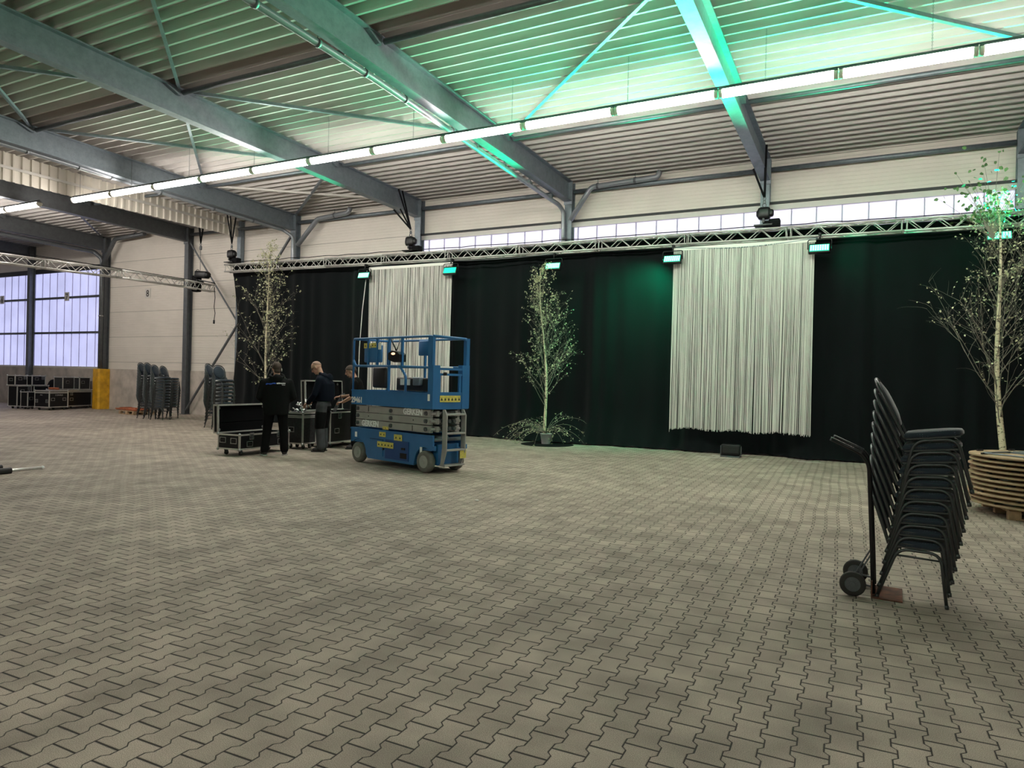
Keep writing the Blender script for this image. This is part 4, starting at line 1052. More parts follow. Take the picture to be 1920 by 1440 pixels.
def flight_case(loc, rz, L, W, H, lab, z0=0.12, wheels=True, lid=None, lidh=0.12, handles=(), latches=(), bm='laminate', group=None, seam=None, corners=True, base_z=0):
    t = empty('flight_case', (loc[0], loc[1], base_z), rz, lab, 'flight case', group)
    x0, x1, y0, y1, z1 = -L/2, L/2, -W/2, W/2, z0+H
    q = MB()
    if lid is None: q.bb(x0, x1, y0, y1, z0, z1)
    else:
        th = 0.02; q.bb(x0, x1, y0, y0+th, z0, z1); q.bb(x0, x1, y1-th, y1, z0, z1); q.bb(x0, x0+th, y0, y1, z0, z1); q.bb(x1-th, x1, y0, y1, z0, z1); q.bb(x0, x1, y0, y1, z0, z0+th)
    q.build('case_body', M[bm], t)
    q = MB(); trims(q, x0, x1, y0, y1, z0, z1)
    if seam:
        for dz in (0, 0.036): q.bb(x0-0.005, x1+0.005, y0-0.006, y1+0.006, seam+dz, seam+dz+0.022)
    q.build('edge_trim', M['alu'], t)
    if lid is not None:
        q = MB(); q.bb(x0+0.02, x1-0.02, y0+0.02, y0+0.05, z0+0.04, z1-0.01); q.bb(x0+0.02, x1-0.02, y1-0.05, y1-0.02, z0+0.04, z1-0.01); q.bb(x0+0.02, x1-0.02, -0.015, 0.015, z0+0.04, z1-0.02)
        q.bb(x0+0.02, x1-0.02, y0+0.02, y1-0.02, z0+0.03, z0+0.10); q.build('foam_lining', M['foam'], t)
        LD = empty('open_lid', (0, y1, z1), 0, parent=t); LD.rotation_euler = (math.radians(lid), 0, 0)
        # lid local: hinge edge at y=0,z=0; lid lies over -y when closed; built closed, then rotated
        q = MB(); th = 0.02
        q.bb(x0, x1, -W, 0, lidh-th, lidh); q.bb(x0, x1, -W, -W+th, 0, lidh); q.bb(x0, x1, -th, 0, 0, lidh); q.bb(x0, x0+th, -W, 0, 0, lidh); q.bb(x1-th, x1, -W, 0, 0, lidh)
        q.build('lid_shell', M[bm], LD)
        q = MB(); trims(q, x0, x1, -W, 0, 0, lidh)
        q.build('lid_trim', M['alu'], LD)
        q = MB(); q.bb(x0+0.03, x1-0.03, -W+0.03, -W*0.38, lidh-0.05, lidh-0.021); q.bb(x0+0.03, x1-0.03, -W*0.36, -0.03, lidh-0.04, lidh-0.021); q.build('lid_foam', M['foam'], LD)
        q = MB()
        for fx in (0.07, 0.93):
            for fy in (-0.12, -0.88): q.cyl((x0+L*fx, W*fy, lidh-0.06), (x0+L*fx, W*fy, lidh-0.02), 0.03, 12)
        q.build('wheel_cup', M['dish'], LD)
    if corners:
        q = MB()
        for x in (x0, x1):
            for y in (y0, y1):
                for z in (z0, z1): q.ball((x, y, z), 0.032, 8)
        q.build('ball_corner', M['dish'], t)
    for c, n in handles: dish(t, c, n, kind='handle')
    for c, n in latches: dish(t, c, n, 0.12, 0.14, 'latch')
    if wheels:
        for x in (x0+0.12, x1-0.12):
            for y in (y0+0.10, y1-0.10): castor(t, x, y, 0.048, z0)
    return t
# open trunk in front of the man with the printed jacket (local -y faces the camera side)
t1 = flight_case((-11.78, 10.72), math.radians(93.5), 1.46, 0.60, 0.315, 'open black flight case with its lid up, left of the man in the printed jacket', 0.13, True, lid=-92, lidh=0.13,
    handles=[((-0.45, -0.30, 0.24), 'y-'), ((0.45, -0.30, 0.24), 'y-'), ((-0.73, -0.14, 0.31), 'x-'), ((-0.73, 0.16, 0.32), 'x-')], latches=[((-0.40, -0.30, 0.40), 'y-'), ((0.40, -0.30, 0.40), 'y-')])
flight_case((-11.76, 12.03), math.radians(93.0), 0.46, 0.57, 0.72, 'scuffed grey road trunk with a pale lid between the two men', 0.12, True, bm='laminate_grey', seam=0.72, handles=[((-0.23, 0.05, 0.45), 'x-')])
t3 = flight_case((-11.62, 13.12), math.radians(93.0), 1.40, 0.74, 0.73, 'tall black flight case with raised lid, behind the bald man', 0.12, True, lid=-93, lidh=0.13,
    handles=[((-0.45, -0.37, 0.40), 'y-'), ((0.35, -0.37, 0.40), 'y-')], latches=[((-0.35, -0.37, 0.76), 'y-'), ((0.4, -0.37, 0.76), 'y-')])
# clamps piled on the grey trunk
t = empty('truss_clamps', (-11.66, 12.02, 0.845), 0.4, 'small heap of silver truss clamps on the grey trunk', 'clamps')
q = MB(); rnd = random.Random(3)
for k in range(9):
    a = rnd.uniform(0, 6.28); cx, cy, cz = rnd.uniform(-0.14, 0.16), rnd.uniform(-0.1, 0.12), 0.04+0.05*(k//2)
    q.tube([(cx+0.05*math.cos(a+u), cy+0.05*math.sin(a+u)*0.6, cz+0.035*math.sin(u*2)) for u in (0, 0.8, 1.6, 2.4, 3.2, 4.0)], 0.014, 6)
    q.cyl((cx, cy, cz), (cx+0.09*math.cos(a), cy+0.09*math.sin(a), cz+rnd.uniform(-0.02, 0.08)), 0.012, 6)
q.build('clamp_pile', M['chrome'], t)
MB().cyl((0.0, 0.12, 0.02), (0.18, 0.16, 0.50), 0.016, 8).build('pipe_stub', M['alu'], t)
# background cluster
CR = math.radians(105.7); gr = 'flight cases by the yellow column guard'
bt = text_obj
f1 = flight_case((-30.35, 16.77), CR, 0.92, 0.72, 0.70, 'lettered black flight case on castors at the front of the far cluster', 0.12, True, seam=0.70, group=gr, handles=[((-0.28, -0.36, 0.45), 'y-'), ((0.28, -0.36, 0.45), 'y-')], latches=[((-0.46, -0.25, 0.38), 'x-'), ((-0.46, 0.25, 0.38), 'x-')])
text_obj('stencil', '2 EAGLE', 0.085, M['dish'], f1, (-0.18, -0.368, 0.60), (PI/2, 0, 0), 1.2, 0.001, 0.002)
text_obj('stencil', 'PA', 0.08, M['dish'], f1, (-0.468, 0.08, 0.60), (PI/2, 0, -PI/2), 1.2, 0.001, 0.002)
flight_case((-31.27, 18.03), CR, 1.28, 1.1, 0.70, 'long black flight case directly beside the yellow column guard', 0.12, True, seam=0.72, group=gr, handles=[((-0.45, -0.55, 0.42), 'y-')], latches=[((-0.45, -0.55, 0.66), 'y-')])
flight_case((-32.12, 16.47), CR, 0.69, 0.46, 0.87, 'upright black flight case at the left end of the far cluster', 0.10, True, group=gr, handles=[((-0.1, -0.23, 0.75), 'y-'), ((-0.1, -0.23, 0.32), 'y-')], latches=[((0.22, -0.23, 0.85), 'y-')])
flight_case((-32.35, 17.25), CR, 0.74, 0.50, 0.87, 'black flight case hidden behind the upright one', 0.10, True, group=gr)
flight_case((-31.37, 16.42), CR, 0.42, 0.36, 0.63, 'small black flight case left of the lettered one', 0.10, True, group=gr, handles=[((-0.05, -0.18, 0.45), 'y-')])
flight_case((-32.15, 16.37), CR, 0.58, 0.40, 0.42, 'black flight case stacked on top at the far left', 0.0, False, group=gr, handles=[((-0.05, -0.20, 0.28), 'y-'), ((-0.29, 0.0, 0.24), 'x-')], latches=[((0.18, -0.20, 0.32), 'y-')], base_z=0.985)
flight_case((-32.19, 17.13), CR, 0.66, 0.30, 0.42, 'second black flight case stacked on top at the far left', 0.0, False, group=gr, handles=[((-0.1, -0.15, 0.28), 'y-')], latches=[((0.2, -0.15, 0.32), 'y-')], base_z=0.985)
flight_case((-31.28, 17.80), CR, 0.60, 0.46, 0.54, 'grey faced flight case on top of the long one', 0.0, False, bm='laminate_grey', group=gr, handles=[((-0.05, -0.23, 0.32), 'y-')], base_z=0.835)
flight_case((-31.15, 18.45), CR, 0.58, 0.40, 0.54, 'flight case on the long one nearest the yellow guard', 0.0, False, bm='laminate_grey', group=gr, handles=[((-0.1, -0.20, 0.32), 'y-')], base_z=0.835)
# cables and bag lying on the far cases
def coil(x, y, z, m, lab, seed, n=70, R=0.22):
    rnd = random.Random(seed); pts = []
    for k in range(n):
        a = k*0.55; pts.append((x+R*math.cos(a)*rnd.uniform(0.7, 1.1), y+R*0.8*math.sin(a)*rnd.uniform(0.7, 1.1), z+0.012+0.0012*k+rnd.uniform(0, 0.01)))
    tag(MB().tube(pts, 0.012, 5).build('cable_coil', M[m]), lab, 'cable coil')
coil(-30.25, 16.80, 0.835, 'red_wood', 'reddish cable heap on the lettered flight case', 5)
t = empty('soft_bag', (-32.75, 18.15, 0.0), CR, 'slumped black fabric bag between the two piles of far cases', 'bag')
q = MB(); q.ball((0.0, 0, 0.62), 0.36, 14, (0.9, 0.55, 1.75)); q.ball((0.15, 0, 0.55), 0.3, 12, (1, 0.6, 1.8)); 
o = q.build('bag_body', M['strap'], t)
MB().tube(arc((0.1, -0.32, 1.1), 0.12, 0, 180, 8), 0.012, 6).build('handle', M['strap'], t)

# ------------------------------------------------------------------ pallets by the wall
def pallet(loc, rz, lab, m='pallet', L=1.2, W=0.8, z=0.0):
    t = empty('wooden_pallet', (loc[0], loc[1], z), rz, lab, 'pallet')
    for y in (-W/2+0.05, 0, W/2-0.05): MB().bb(-L/2, L/2, y-0.05, y+0.05, 0, 0.022).build('bottom_board', M[m], t)
    q = MB()
    for x in (-L/2+0.07, 0, L/2-0.07):
        for y in (-W/2+0.05, 0, W/2-0.05): q.bb(x-0.072, x+0.072, y-0.05, y+0.05, 0.022, 0.10)
    q.build('block', M[m], t)
    for x in (-L/2+0.07, 0, L/2-0.07): MB().bb(x-0.07, x+0.07, -W/2, W/2, 0.10, 0.122).build('stringer_board', M[m], t)
    for k in range(5):
        y = -W/2+0.07+k*(W-0.14)/4; MB().bb(-L/2, L/2, y-0.055, y+0.055, 0.122, 0.144).build('deck_board', M[m], t)
    return t
pallet((-25.75, 17.45), math.radians(-8), 'bare wooden pallet on the floor between the yellow guard and the chairs')
t = empty('folding_table', (-26.0, 17.5, 0.146), math.radians(-10), 'orange trestle bench folded flat on the bare pallet', 'bench')
MB().bb(-0.95, 0.85, -0.30, 0.28, 0.02, 0.06).build('table_top', M['red_wood'], t)
MB().bb(-0.80, 0.75, -0.22, -0.18, 0.06, 0.085).bb(-0.80, 0.75, 0.18, 0.22, 0.06, 0.085).bb(-0.7, -0.66, -0.22, 0.22, 0.06, 0.10).bb(0.6, 0.64, -0.22, 0.22, 0.06, 0.10).bb(-0.9, 0.8, -0.28, -0.24, 0.0, 0.02).bb(-0.9, 0.8, 0.22, 0.26, 0.0, 0.02).build('folded_leg', M['red_wood'], t)

# ------------------------------------------------------------------ stacked round tables
rnd = random.Random(9)
CT = (2.24, 11.92)
t = pallet(CT, math.radians(8), 'dark wooden pallet under the stack of round tables', 'pallet', 1.2, 1.2)
def round_table():
    t = empty('round_table', (0, 0, 0), 0, '', 'folding table', 'round folding tables stacked on a pallet')
    MB().lathe([(0.0, 0), (0.895, 0.0), (0.90, 0.004), (0.90, 0.024), (0.895, 0.028), (0.0, 0.028)], n=72, cap=False).build('table_top', [M['ply_edge']], t)
    q = MB()
    for s in (-1, 1):
        q.tube(bend([(s*0.10, -0.42, 0.045), (s*0.72, -0.40, 0.047), (s*0.72, 0.40, 0.047), (s*0.10, 0.42, 0.045)], 0.06), 0.012, 6)
        q.bb(s*0.05, s*0.12, -0.48, 0.48, 0.028, 0.05)
    q.build('folded_leg', M['galv'], t)
    q = MB()
    for a in range(8): MB().rbox((0.80*math.cos(a*PI/4+0.3), 0.80*math.sin(a*PI/4+0.3), 0.04), (0.12, 0.03, 0.022), 0.005).build('bracket', M['black_plastic'], t)
    return t
rt0 = round_table()
for k in range(11):
    o = rt0 if k == 0 else copy_tree(rt0)
    sx = rnd.uniform(-0.012, 0.012) - (0.05 if k == 2 else 0)
    o.location = (CT[0]+sx, CT[1]+rnd.uniform(-0.015, 0.015), 0.148+0.0655*k); o.rotation_euler = (0, 0, rnd.uniform(0, 3))
    o['label'] = 'round wooden folding table, %s' % ('topmost of the stack at the right edge' if k == 10 else 'lowest of the stack at the right edge' if k == 0 else order[k]+' from the bottom of the stack at the right edge')

# ------------------------------------------------------------------ banquet chairs
def banquet_chair():
    t = empty('banquet_chair', (0, 0, 0), 0, '', 'chair')
    F, S = M['chair_frame'], M['chair_fabric']
    for s in (-1, 1):
        y = 0.195*s
        q = MB(); q.tube(bend([(0.228, y, 0.0), (0.178, y, 0.42), (-0.115, y, 0.425), (-0.262, y, 0.0)], 0.085, 5), 0.0125, 8)
        q.cyl((0.229, y, 0), (0.226, y, 0.03), 0.015, 8); q.cyl((-0.263, y, 0), (-0.252, y, 0.03), 0.015, 8)
        q.build('leg_frame', F, t)
        q = MB(); q.tube(bend([(0.18, y, 0.365), (-0.13, y, 0.372)], 0.01), 0.008, 6); q.build('side_rail', F, t)
    MB().cyl((0.192, -0.195, 0.31), (0.192, 0.195, 0.31), 0.009, 6).build('stretcher', F, t)
    MB().cyl((-0.168, -0.195, 0.27), (-0.168, 0.195, 0.27), 0.009, 6).build('stretcher', F, t)
    q = MB(); q.bb(-0.17, 0.20, -0.20, 0.20, 0.436, 0.447); q.build('seat_pan', F, t)
    # cushion, rounded at the front
    t2 = MB(); pl = []
    for (x, y) in ((-0.18, -0.19), (0.13, -0.212), (0.20, -0.185), (0.222, -0.10), (0.228, 0), (0.222, 0.10), (0.20, 0.185), (0.13, 0.212), (-0.18, 0.19)): pl.append((x, y))
    rings = []
    for k, (sc, z) in enumerate(((0.93, 0.445), (1.0, 0.453), (1.0, 0.476), (0.95, 0.492), (0.6, 0.500), (0.0, 0.502))):
        rings.append([t2.bm.verts.new((0.03+(x-0.03)*sc, y*sc, z)) for x, y in pl])
    for A, B in zip(rings, rings[1:]):
        for k in range(9): t2._f([A[k], A[(k+1) % 9], B[(k+1) % 9], B[k]], True)
    t2._f(list(reversed(rings[0])))
    bmesh.ops.remove_doubles(t2.bm, verts=t2.bm.verts, dist=0.0005)
    t2.build('seat', S, t)
    # back frame: hoop with rounded top
    def bk(u, v): # u lateral, v height along back 0..1
        x = -0.180-0.150*v-0.015*v*v; z = 0.44+0.51*v
        return V((x, u, z))
    hoop = [V((-0.09, -0.175, 0.43)), bk(-0.175, 0.04), bk(-0.18, 0.25), bk(-0.20, 0.55)]+[bk(-0.195*math.cos(a), 0.68+0.32*math.sin(a)) for a in [PI*k/12 for k in range(1, 12)]]+[bk(0.20, 0.55), bk(0.18, 0.25), bk(0.175, 0.04), V((-0.09, 0.175, 0.43))]
    q = MB(); q.tube(hoop, 0.0145, 8); q.build('back_frame', F, t)
    # padded back, oval, thick
    q = MB(); n = 20
    rim = [(0.185*math.cos(2*PI*k/n), 0.58+0.385*math.sin(2*PI*k/n)) for k in range(n)]
    nx = V((0.93, 0, 0.37))
    layers = []
    for sc, o in ((0.0, 0.034), (0.6, 0.031), (0.92, 0.018), (1.0, 0.0), (0.92, -0.016), (0.6, -0.020), (0.0, -0.021)):
        layers.append([q.bm.verts.new(bk(u*sc, 0.58+(v-0.58)*sc)+nx*o) for u, v in rim])
    for A, B in zip(layers, layers[1:]):
        for k in range(n): q._f([A[k], A[(k+1) % n], B[(k+1) % n], B[k]], True)
    bmesh.ops.remove_doubles(q.bm, verts=q.bm.verts, dist=0.0006)
    q.build('backrest', S, t)
    return t
ch0 = banquet_chair(); used = False
def chair_stack(x, y, rz, n, group, where, dz=0.0935, dx=0.010, lean=0.35):
    global used
    for k in range(n):
        o = ch0 if not used else copy_tree(ch0); used = True
        o.location = (x+dx*k*math.cos(rz), y+dx*k*math.sin(rz), dz*k); o.rotation_euler = (0, -math.radians(lean*k), rz)
        pos = 'topmost' if k == n-1 else 'bottommost' if k == 0 else order[k]+' from the bottom'
        o['group'] = group; o['label'] = 'navy banquet chair, %s of %s' % (pos, where)
chair_stack(0.385, 6.55, math.radians(-5.4), 10, 'chairs on the hand truck', 'the near stack on the hand truck', 0.099, 0.0162, 0.82)
F1 = 18
chair_stack(-23.35, 16.23, math.radians(F1), 12, 'chairs of the leftmost far stack', 'the leftmost far stack, beside the pallet', 0.099, 0.008)
chair_stack(-22.83, 16.12, math.radians(F1), 12, 'chairs of the second far stack', 'the second far stack from the left', 0.099, 0.008)
chair_stack(-22.31, 16.03, math.radians(F1), 11, 'chairs of the third far stack', 'the third far stack from the left', 0.102, 0.008)
chair_stack(-22.80, 16.72, math.radians(F1), 11, 'chairs of the fourth far stack', 'the far stack behind the third one', 0.099, 0.008)
chair_stack(-18.20, 14.98, math.radians(18), 11, 'chairs of the fifth far stack', 'the far stack nearest the slim column', 0.107, 0.008)
chair_stack(-17.33, 14.52, math.radians(-7), 10, 'chairs of the sixth far stack', 'the far stack behind the open case', 0.113, 0.008)

# ------------------------------------------------------------------ hand truck under the near stack
t = empty('hand_truck', (0.0, 6.55, 0), math.radians(-1.8), 'black two wheeled hand truck with rusty toe plate under the near chair stack', 'hand truck')
q = MB()
for s, zz_ in ((-1, 0), (1, 0)):
    y = 0.16*s
    q.tube(bend([(0.09, y, 0.03), (0.075, y, 0.35), (0.035, y, 1.08), (-0.02, y, 1.17), (-0.25, y, 1.275)], 0.08, 5), 0.0175, 10)
for z in (0.15, 0.55, 0.95): q.cyl((0.085-0.05*z, -0.16, z), (0.085-0.05*z, 0.16, z), 0.011, 8)
q.build('tubular_frame', M['black_metal'], t)
for s in (-1, 1): MB().tube(bend([(-0.26, 0.16*s, 1.279), (-0.02, 0.16*s, 1.172)], 0.01), 0.0165, 10).build('handle_grip', M['galv_dark'], t)
q = MB(); q.bb(0.08, 0.30, -0.22, 0.20, 0.004, 0.012); q.bb(0.075, 0.083, -0.22, 0.20, 0.004, 0.14); q.build('toe_plate', M['rust'], t)
q = MB(); q.cyl((-0.06, -0.22, 0.10), (-0.06, 0.22, 0.10), 0.010, 8)
for s in (-1, 1): q.beam((-0.05, 0.15*s, 0.11), (0.085, 0.16*s, 0.38), 0.02, 0.012); q.beam((-0.05, 0.15*s, 0.10), (0.09, 0.16*s, 0.08), 0.02, 0.012)
q.build('axle', M['galv_dark'], t)
for s in (-1, 1):
    w = MB().lathe([(0.06, -0.024), (0.09, -0.024), (0.099, -0.015), (0.10, 0.0), (0.099, 0.015), (0.09, 0.024), (0.06, 0.024)], (-0.06, 0.225*s, 0.10), 'y', 28, False).build('wheel', M['dark_rubber'], t)
    q = MB(); q.lathe([(0.062, -0.014), (0.062, 0.014)], (-0.06, 0.225*s, 0.10), 'y', 20); q.lathe([(0.02, -0.03), (0.02, 0.03)], (-0.06, 0.225*s, 0.10), 'y', 12)
    for k in range(4):
        a = k*PI/2+0.5; q.box((-0.06+0.04*math.cos(a), 0.225*s, 0.10+0.04*math.sin(a)), (0.05, 0.036, 0.014), Euler((0, -a, 0)).to_matrix())
    q.build('hub', M['galv_dark'], w)
# silver seat bolt / clip poking up behind the top seat
# ------------------------------------------------------------------ speaker pole at the left edge
t = empty('tripod_pole', (-12.25, 6.65, 0.0), 0, 'silver pole of a black stand lying on the floor at the left edge', 'stand')
a = V((0.0, -1.5, 0.05)); b = V((0, 0, 0.05)); d = (b-a)
MB().cyl(a+d*0.30, b, 0.026, 12).build('pole', M['alu'], t)
MB().ball(b, 0.032, 10, (1, 1, 1)).build('pole_tip', M['white'], t)
q = MB(); q.cyl(a, a+d*0.68, 0.05, 10); q.cyl(a+V((-0.09, 0.0, 0.05)), a+d*0.62+V((-0.09, 0.0, 0.05)), 0.045, 10); q.build('black_sleeve', M['black_plastic'], t)
# paper scraps
rnd = random.Random(12)
sc = [(-4.81, 8.34, 0.035, 'white paper scrap on the open floor right of the blue lift')]
for x, y, s, l in sc:
    q = MB(); q.ball((x, y, 0.012), s, 8, (1, 0.8, 0.35)); tag(q.build('paper_scrap', M['litter']), l, 'litter')
def strip(x0, y0, x1, y1, w, lab):
    q = MB(); n = 12; prev = None
    for k in range(n+1):
        p = V((x0, y0, 0.004)).lerp(V((x1, y1, 0.004)), k/n)+V((0, rnd.uniform(-.012, .012), 0))
        a_ = q.bm.verts.new(p+V((0, -w/2, 0))); b_ = q.bm.verts.new(p+V((0, w/2, 0.003)))
        if prev: q._f([prev[0], a_, b_, prev[1]])
        prev = (a_, b_)
    tag(q.build('tape_strip', M['litter']), lab, 'tape')
strip(-3.6, 16.65, -2.75, 16.62, 0.03, 'torn pale tape strip on the floor before the floor light')
strip(-3.3, 17.05, -3.1, 17.05, 0.05, 'short white tape scrap by the drape hem left of the floor light')
strip(-2.4, 16.9, -2.1, 16.9, 0.04, 'short white tape scrap by the drape hem right of the floor light')
strip(-1.4, 17.1, -0.9, 17.12, 0.03, 'thin white tape scrap at the drape hem below the right string curtain')
# ------------------------------------------------------------------ people
def loft(q, secs, n=20):
    """secs: (centre, rx front-back, ry sideways, tilt degrees about y)"""
    rings = []
    for c, rx, ry, ti in secs:
        R = Euler((0, math.radians(ti), 0)).to_matrix()
        rings.append([q.bm.verts.new(V(c) + R @ V((rx*math.cos(2*PI*k/n), ry*math.sin(2*PI*k/n), 0))) for k in range(n)])
    for A, B in zip(rings, rings[1:]):
        for k in range(n): q._f([A[k], A[(k+1) % n], B[(k+1) % n], B[k]], True)
    q._f(list(reversed(rings[0]))); q._f(rings[-1])
def limb(q, pts, rs, n=12):
    P2, R2 = [], []
    for i in range(len(pts)-1):
        for k in range(4): P2.append(V(pts[i]).lerp(V(pts[i+1]), k/4)); R2.append(rs[i]+(rs[i+1]-rs[i])*k/4)
    P2.append(V(pts[-1])); R2.append(rs[-1])
    q.tube(P2, R2, n)
    for p, r in zip(pts, rs): q.ball(p, r*0.995, 12)
def blend(o, vox, it=4):
    m = o.modifiers.new('remesh', 'REMESH'); m.mode = 'VOXEL'; m.voxel_size = vox; m.use_smooth_shade = True
    s = o.modifiers.new('smooth', 'SMOOTH'); s.factor = 0.5; s.iterations = it
    return o
def hand(q, w, d, up, side, curl=0.6, k=1.0):
    """palm and five fingers; w wrist point, d direction, up = back of hand, side = +1 when the thumb is on d x up"""
    d = V(d).normalized(); up = V(up); up = (up-d*up.dot(d)).normalized(); s = d.cross(up)*side
    R = Matrix((d, s, up)).transposed(); pc = V(w)+d*0.05*k
    q.rbox(pc, (0.09*k, 0.08*k, 0.03*k), 0.012, R)
    for i, (o, L) in enumerate(((0.030, 0.072), (0.010, 0.080), (-0.010, 0.074), (-0.030, 0.058))):
        p0 = V(w)+d*0.090*k+s*o*k; a = curl*(0.9+0.1*i)
        p1 = p0+(d*math.cos(a*0.6)-up*math.sin(a*0.6))*L*0.5*k; p2 = p1+(d*math.cos(a*1.8)-up*math.sin(a*1.8))*L*0.35*k; p3 = p2+(d*math.cos(a*2.6)-up*math.sin(a*2.6))*L*0.25*k
        q.tube([p0-d*0.02*k, p0, p1, p2, p3], [0.009*k, 0.0095*k, 0.009*k, 0.008*k, 0.006*k], 8)
    t0 = V(w)+d*0.025*k+s*0.034*k; t1 = t0+(d*0.6+s*0.7-up*0.25).normalized()*0.04*k; t2 = t1+(d*0.9+s*0.1-up*0.4).normalized()*0.03*k
    q.tube([t0-s*0.01, t0, t1, t2], [0.013*k, 0.013*k, 0.010*k, 0.008*k], 8)

def person(loc, rz, k, lab, head, hrot, neck, torso, arms, legs, cloth, hair, extra=None):
    """all lengths in metres before scaling by k; x forward, y left"""
    t = empty('person', loc, rz, lab, 'person'); t.scale = (k, k, k)
    HR = Euler((0, math.radians(hrot[0]), math.radians(hrot[1])), 'ZYX').to_matrix() if False else (Matrix.Rotation(math.radians(hrot[1]), 3, 'Z') @ Matrix.Rotation(math.radians(hrot[0]), 3, 'Y'))
    H = lambda x, y, z: V(head) + HR @ V((x, y, z))
    q = MB()
    q.ball(H(-0.008, 0, 0.022), 0.102, 20, (1.0, 0.78, 0.98), HR); q.ball(H(0.035, 0, -0.045), 0.07, 16, (0.88, 0.82, 1.1), HR)
    q.ball(H(0.072, 0, -0.098), 0.026, 10, (0.9, 1.1, 0.8), HR); q.ball(H(0.083, 0, 0.034), 0.026, 10, (0.55, 1.9, 0.5), HR)
    q.tube([H(0.092, 0, 0.025), H(0.108, 0, -0.01), H(0.118, 0, -0.03), H(0.098, 0, -0.04)], [0.010, 0.012, 0.016, 0.010], 10)
    q.ball(H(0.092, 0, -0.066), 0.014, 10, (0.7, 1.7, 0.8), HR)
    for s in (-1, 1):
        q.ball(H(-0.008, 0.081*s, -0.008), 0.028, 10, (0.65, 0.35, 1.15), HR); q.ball(H(0.06, 0.045*s, -0.02), 0.026, 10, (0.7, 0.8, 0.7), HR)
    limb(q, [H(-0.025, 0, -0.05), neck, (neck[0]-0.03, 0, neck[2]-0.12)], [0.058, 0.060, 0.075])
    loft(q, [((c[0], c[1], c[2]), rx*0.86, ry*0.86, ti) for c, rx, ry, ti in torso])
    for sh, el, wr, hd in arms:
        limb(q, [sh, el, wr], [0.050, 0.041, 0.030]); hand(q, wr, hd[0], hd[1], hd[2], hd[3])
    for hp, kn, an, tz in legs:
        limb(q, [hp, kn, an], [0.075, 0.052, 0.036])
    blend(q.build('body', M['skin'], t), 0.0075, 3)
    # eyes
    q = MB()
    for s in (-1, 1): q.ball(H(0.083, 0.032*s, 0.008), 0.010, 8)
    q.build('eye', M['black_plastic'], t)
    # hair
    if hair:
        q = MB(); n = 28; m = 36; grid = {}
        for i in range(n+1):
            for j in range(m):
                th = PI*i/n; ph = 2*PI*j/m; wob = 1+0.015*math.sin(ph*9+th*13)
                grid[i, j] = (math.sin(th)*math.cos(ph), math.sin(th)*math.sin(ph), math.cos(th), wob)
        vs = {}
        def hv(i, j):
            if (i, j) not in vs:
                a = grid[i, j]; vs[i, j] = q.bm.verts.new(H(-0.010+(0.103+hair[3])*a[0]*a[3], (0.080+hair[3])*a[1]*a[3], 0.022+(0.100+hair[3])*a[2]*a[3]))
            return vs[i, j]
        for i in range(n):
            for j in range(m):
                d = grid[i, j]
                if d[2] > (hair[1]-0.75*(-d[0]) if d[0] < 0 else hair[1]+hair[2]*d[0]): q._f([hv(i, j), hv(i, (j+1) % m), hv(i+1, (j+1) % m), hv(i+1, j)], True)
        if hair[1] < 0: q.ball(H(-0.045, 0, -0.055), 0.062, 14, (0.9, 1.0, 1.0), HR)
        o = q.build('hair', M[hair[0]], t); so = o.modifiers.new('thick', 'SOLIDIFY'); so.thickness = 0.012; so.offset = -1
    # upper garment
    q = MB(); loft(q, torso)
    for sh, el, wr, hd in arms:
        sleeve = cloth.get('sleeve', 1.0); w2 = V(el).lerp(V(wr), max(0.0, min(1.0, sleeve)))
        if sleeve > 0.2: limb(q, [sh, el, w2], [0.078, 0.062, 0.047])
        else: limb(q, [sh, V(sh).lerp(V(el), 0.85)], [0.076, 0.068])
    for f in cloth.get('extra_balls', []): q.ball(f[0], f[1], 14, f[2])
    blend(q.build(cloth.get('top_name', 'hoodie'), M[cloth['top']], t), 0.013, 5)
    if cloth.get('hood'):
        hx, hz, hr = cloth['hood']; q = MB()
        q.tube([V((hx+hr*0.9*math.cos(a), hr*1.25*math.sin(a), hz+0.04*math.cos(a))) for a in [2*PI*i/16 for i in range(16)]], 0.034, 8, False, True, True)
        q.ball((hx-hr*0.9, 0, hz-0.05), 0.085, 14, (0.75, 1.2, 1.1))
        blend(q.build('hood', M[cloth['top']], t), 0.012, 4)
    # trousers
    q = MB(); px = torso[0][0]
    hip0 = legs[0][0]; hip1 = legs[1][0]; pc = (V(hip0)+V(hip1))/2
    loft(q, [((pc.x, pc.y, pc.z-0.08), 0.115, 0.165, 0), ((pc.x, pc.y, pc.z+0.02), 0.13, 0.18, 0), ((pc.x, pc.y, pc.z+0.14), 0.12, 0.165, 0)])
    for hp, kn, an, tz in legs: limb(q, [hp, V(hp).lerp(V(kn), 0.5), kn, V(kn).lerp(V(an), 0.6), (an[0], an[1], an[2]+0.03)], [0.108*cloth.get('bag', 1), 0.097*cloth.get('bag', 1), 0.084*cloth.get('bag', 1), 0.080*cloth.get('bag', 1), 0.080*cloth.get('bag', 1)])
    tr = blend(q.build('trousers', M[cloth['legs']], t), 0.013, 4)
    if cloth.get('patches'):
        q = MB()
        for hp, kn, an, tz in legs:
            c = V(hp).lerp(V(kn), 0.70); limb(q, [V(hp).lerp(V(kn), 0.35), V(hp).lerp(V(kn), 0.98)], [0.106*cloth.get('bag', 1)+0.002, 0.096*cloth.get('bag', 1)])
        loft(q, [((pc.x-0.01, pc.y, pc.z-0.10), 0.125, 0.172, 0), ((pc.x-0.01, pc.y, pc.z-0.0), 0.134, 0.186, 0)])
        blend(q.build('trouser_panel', M['trouser_black'], t), 0.013, 3)
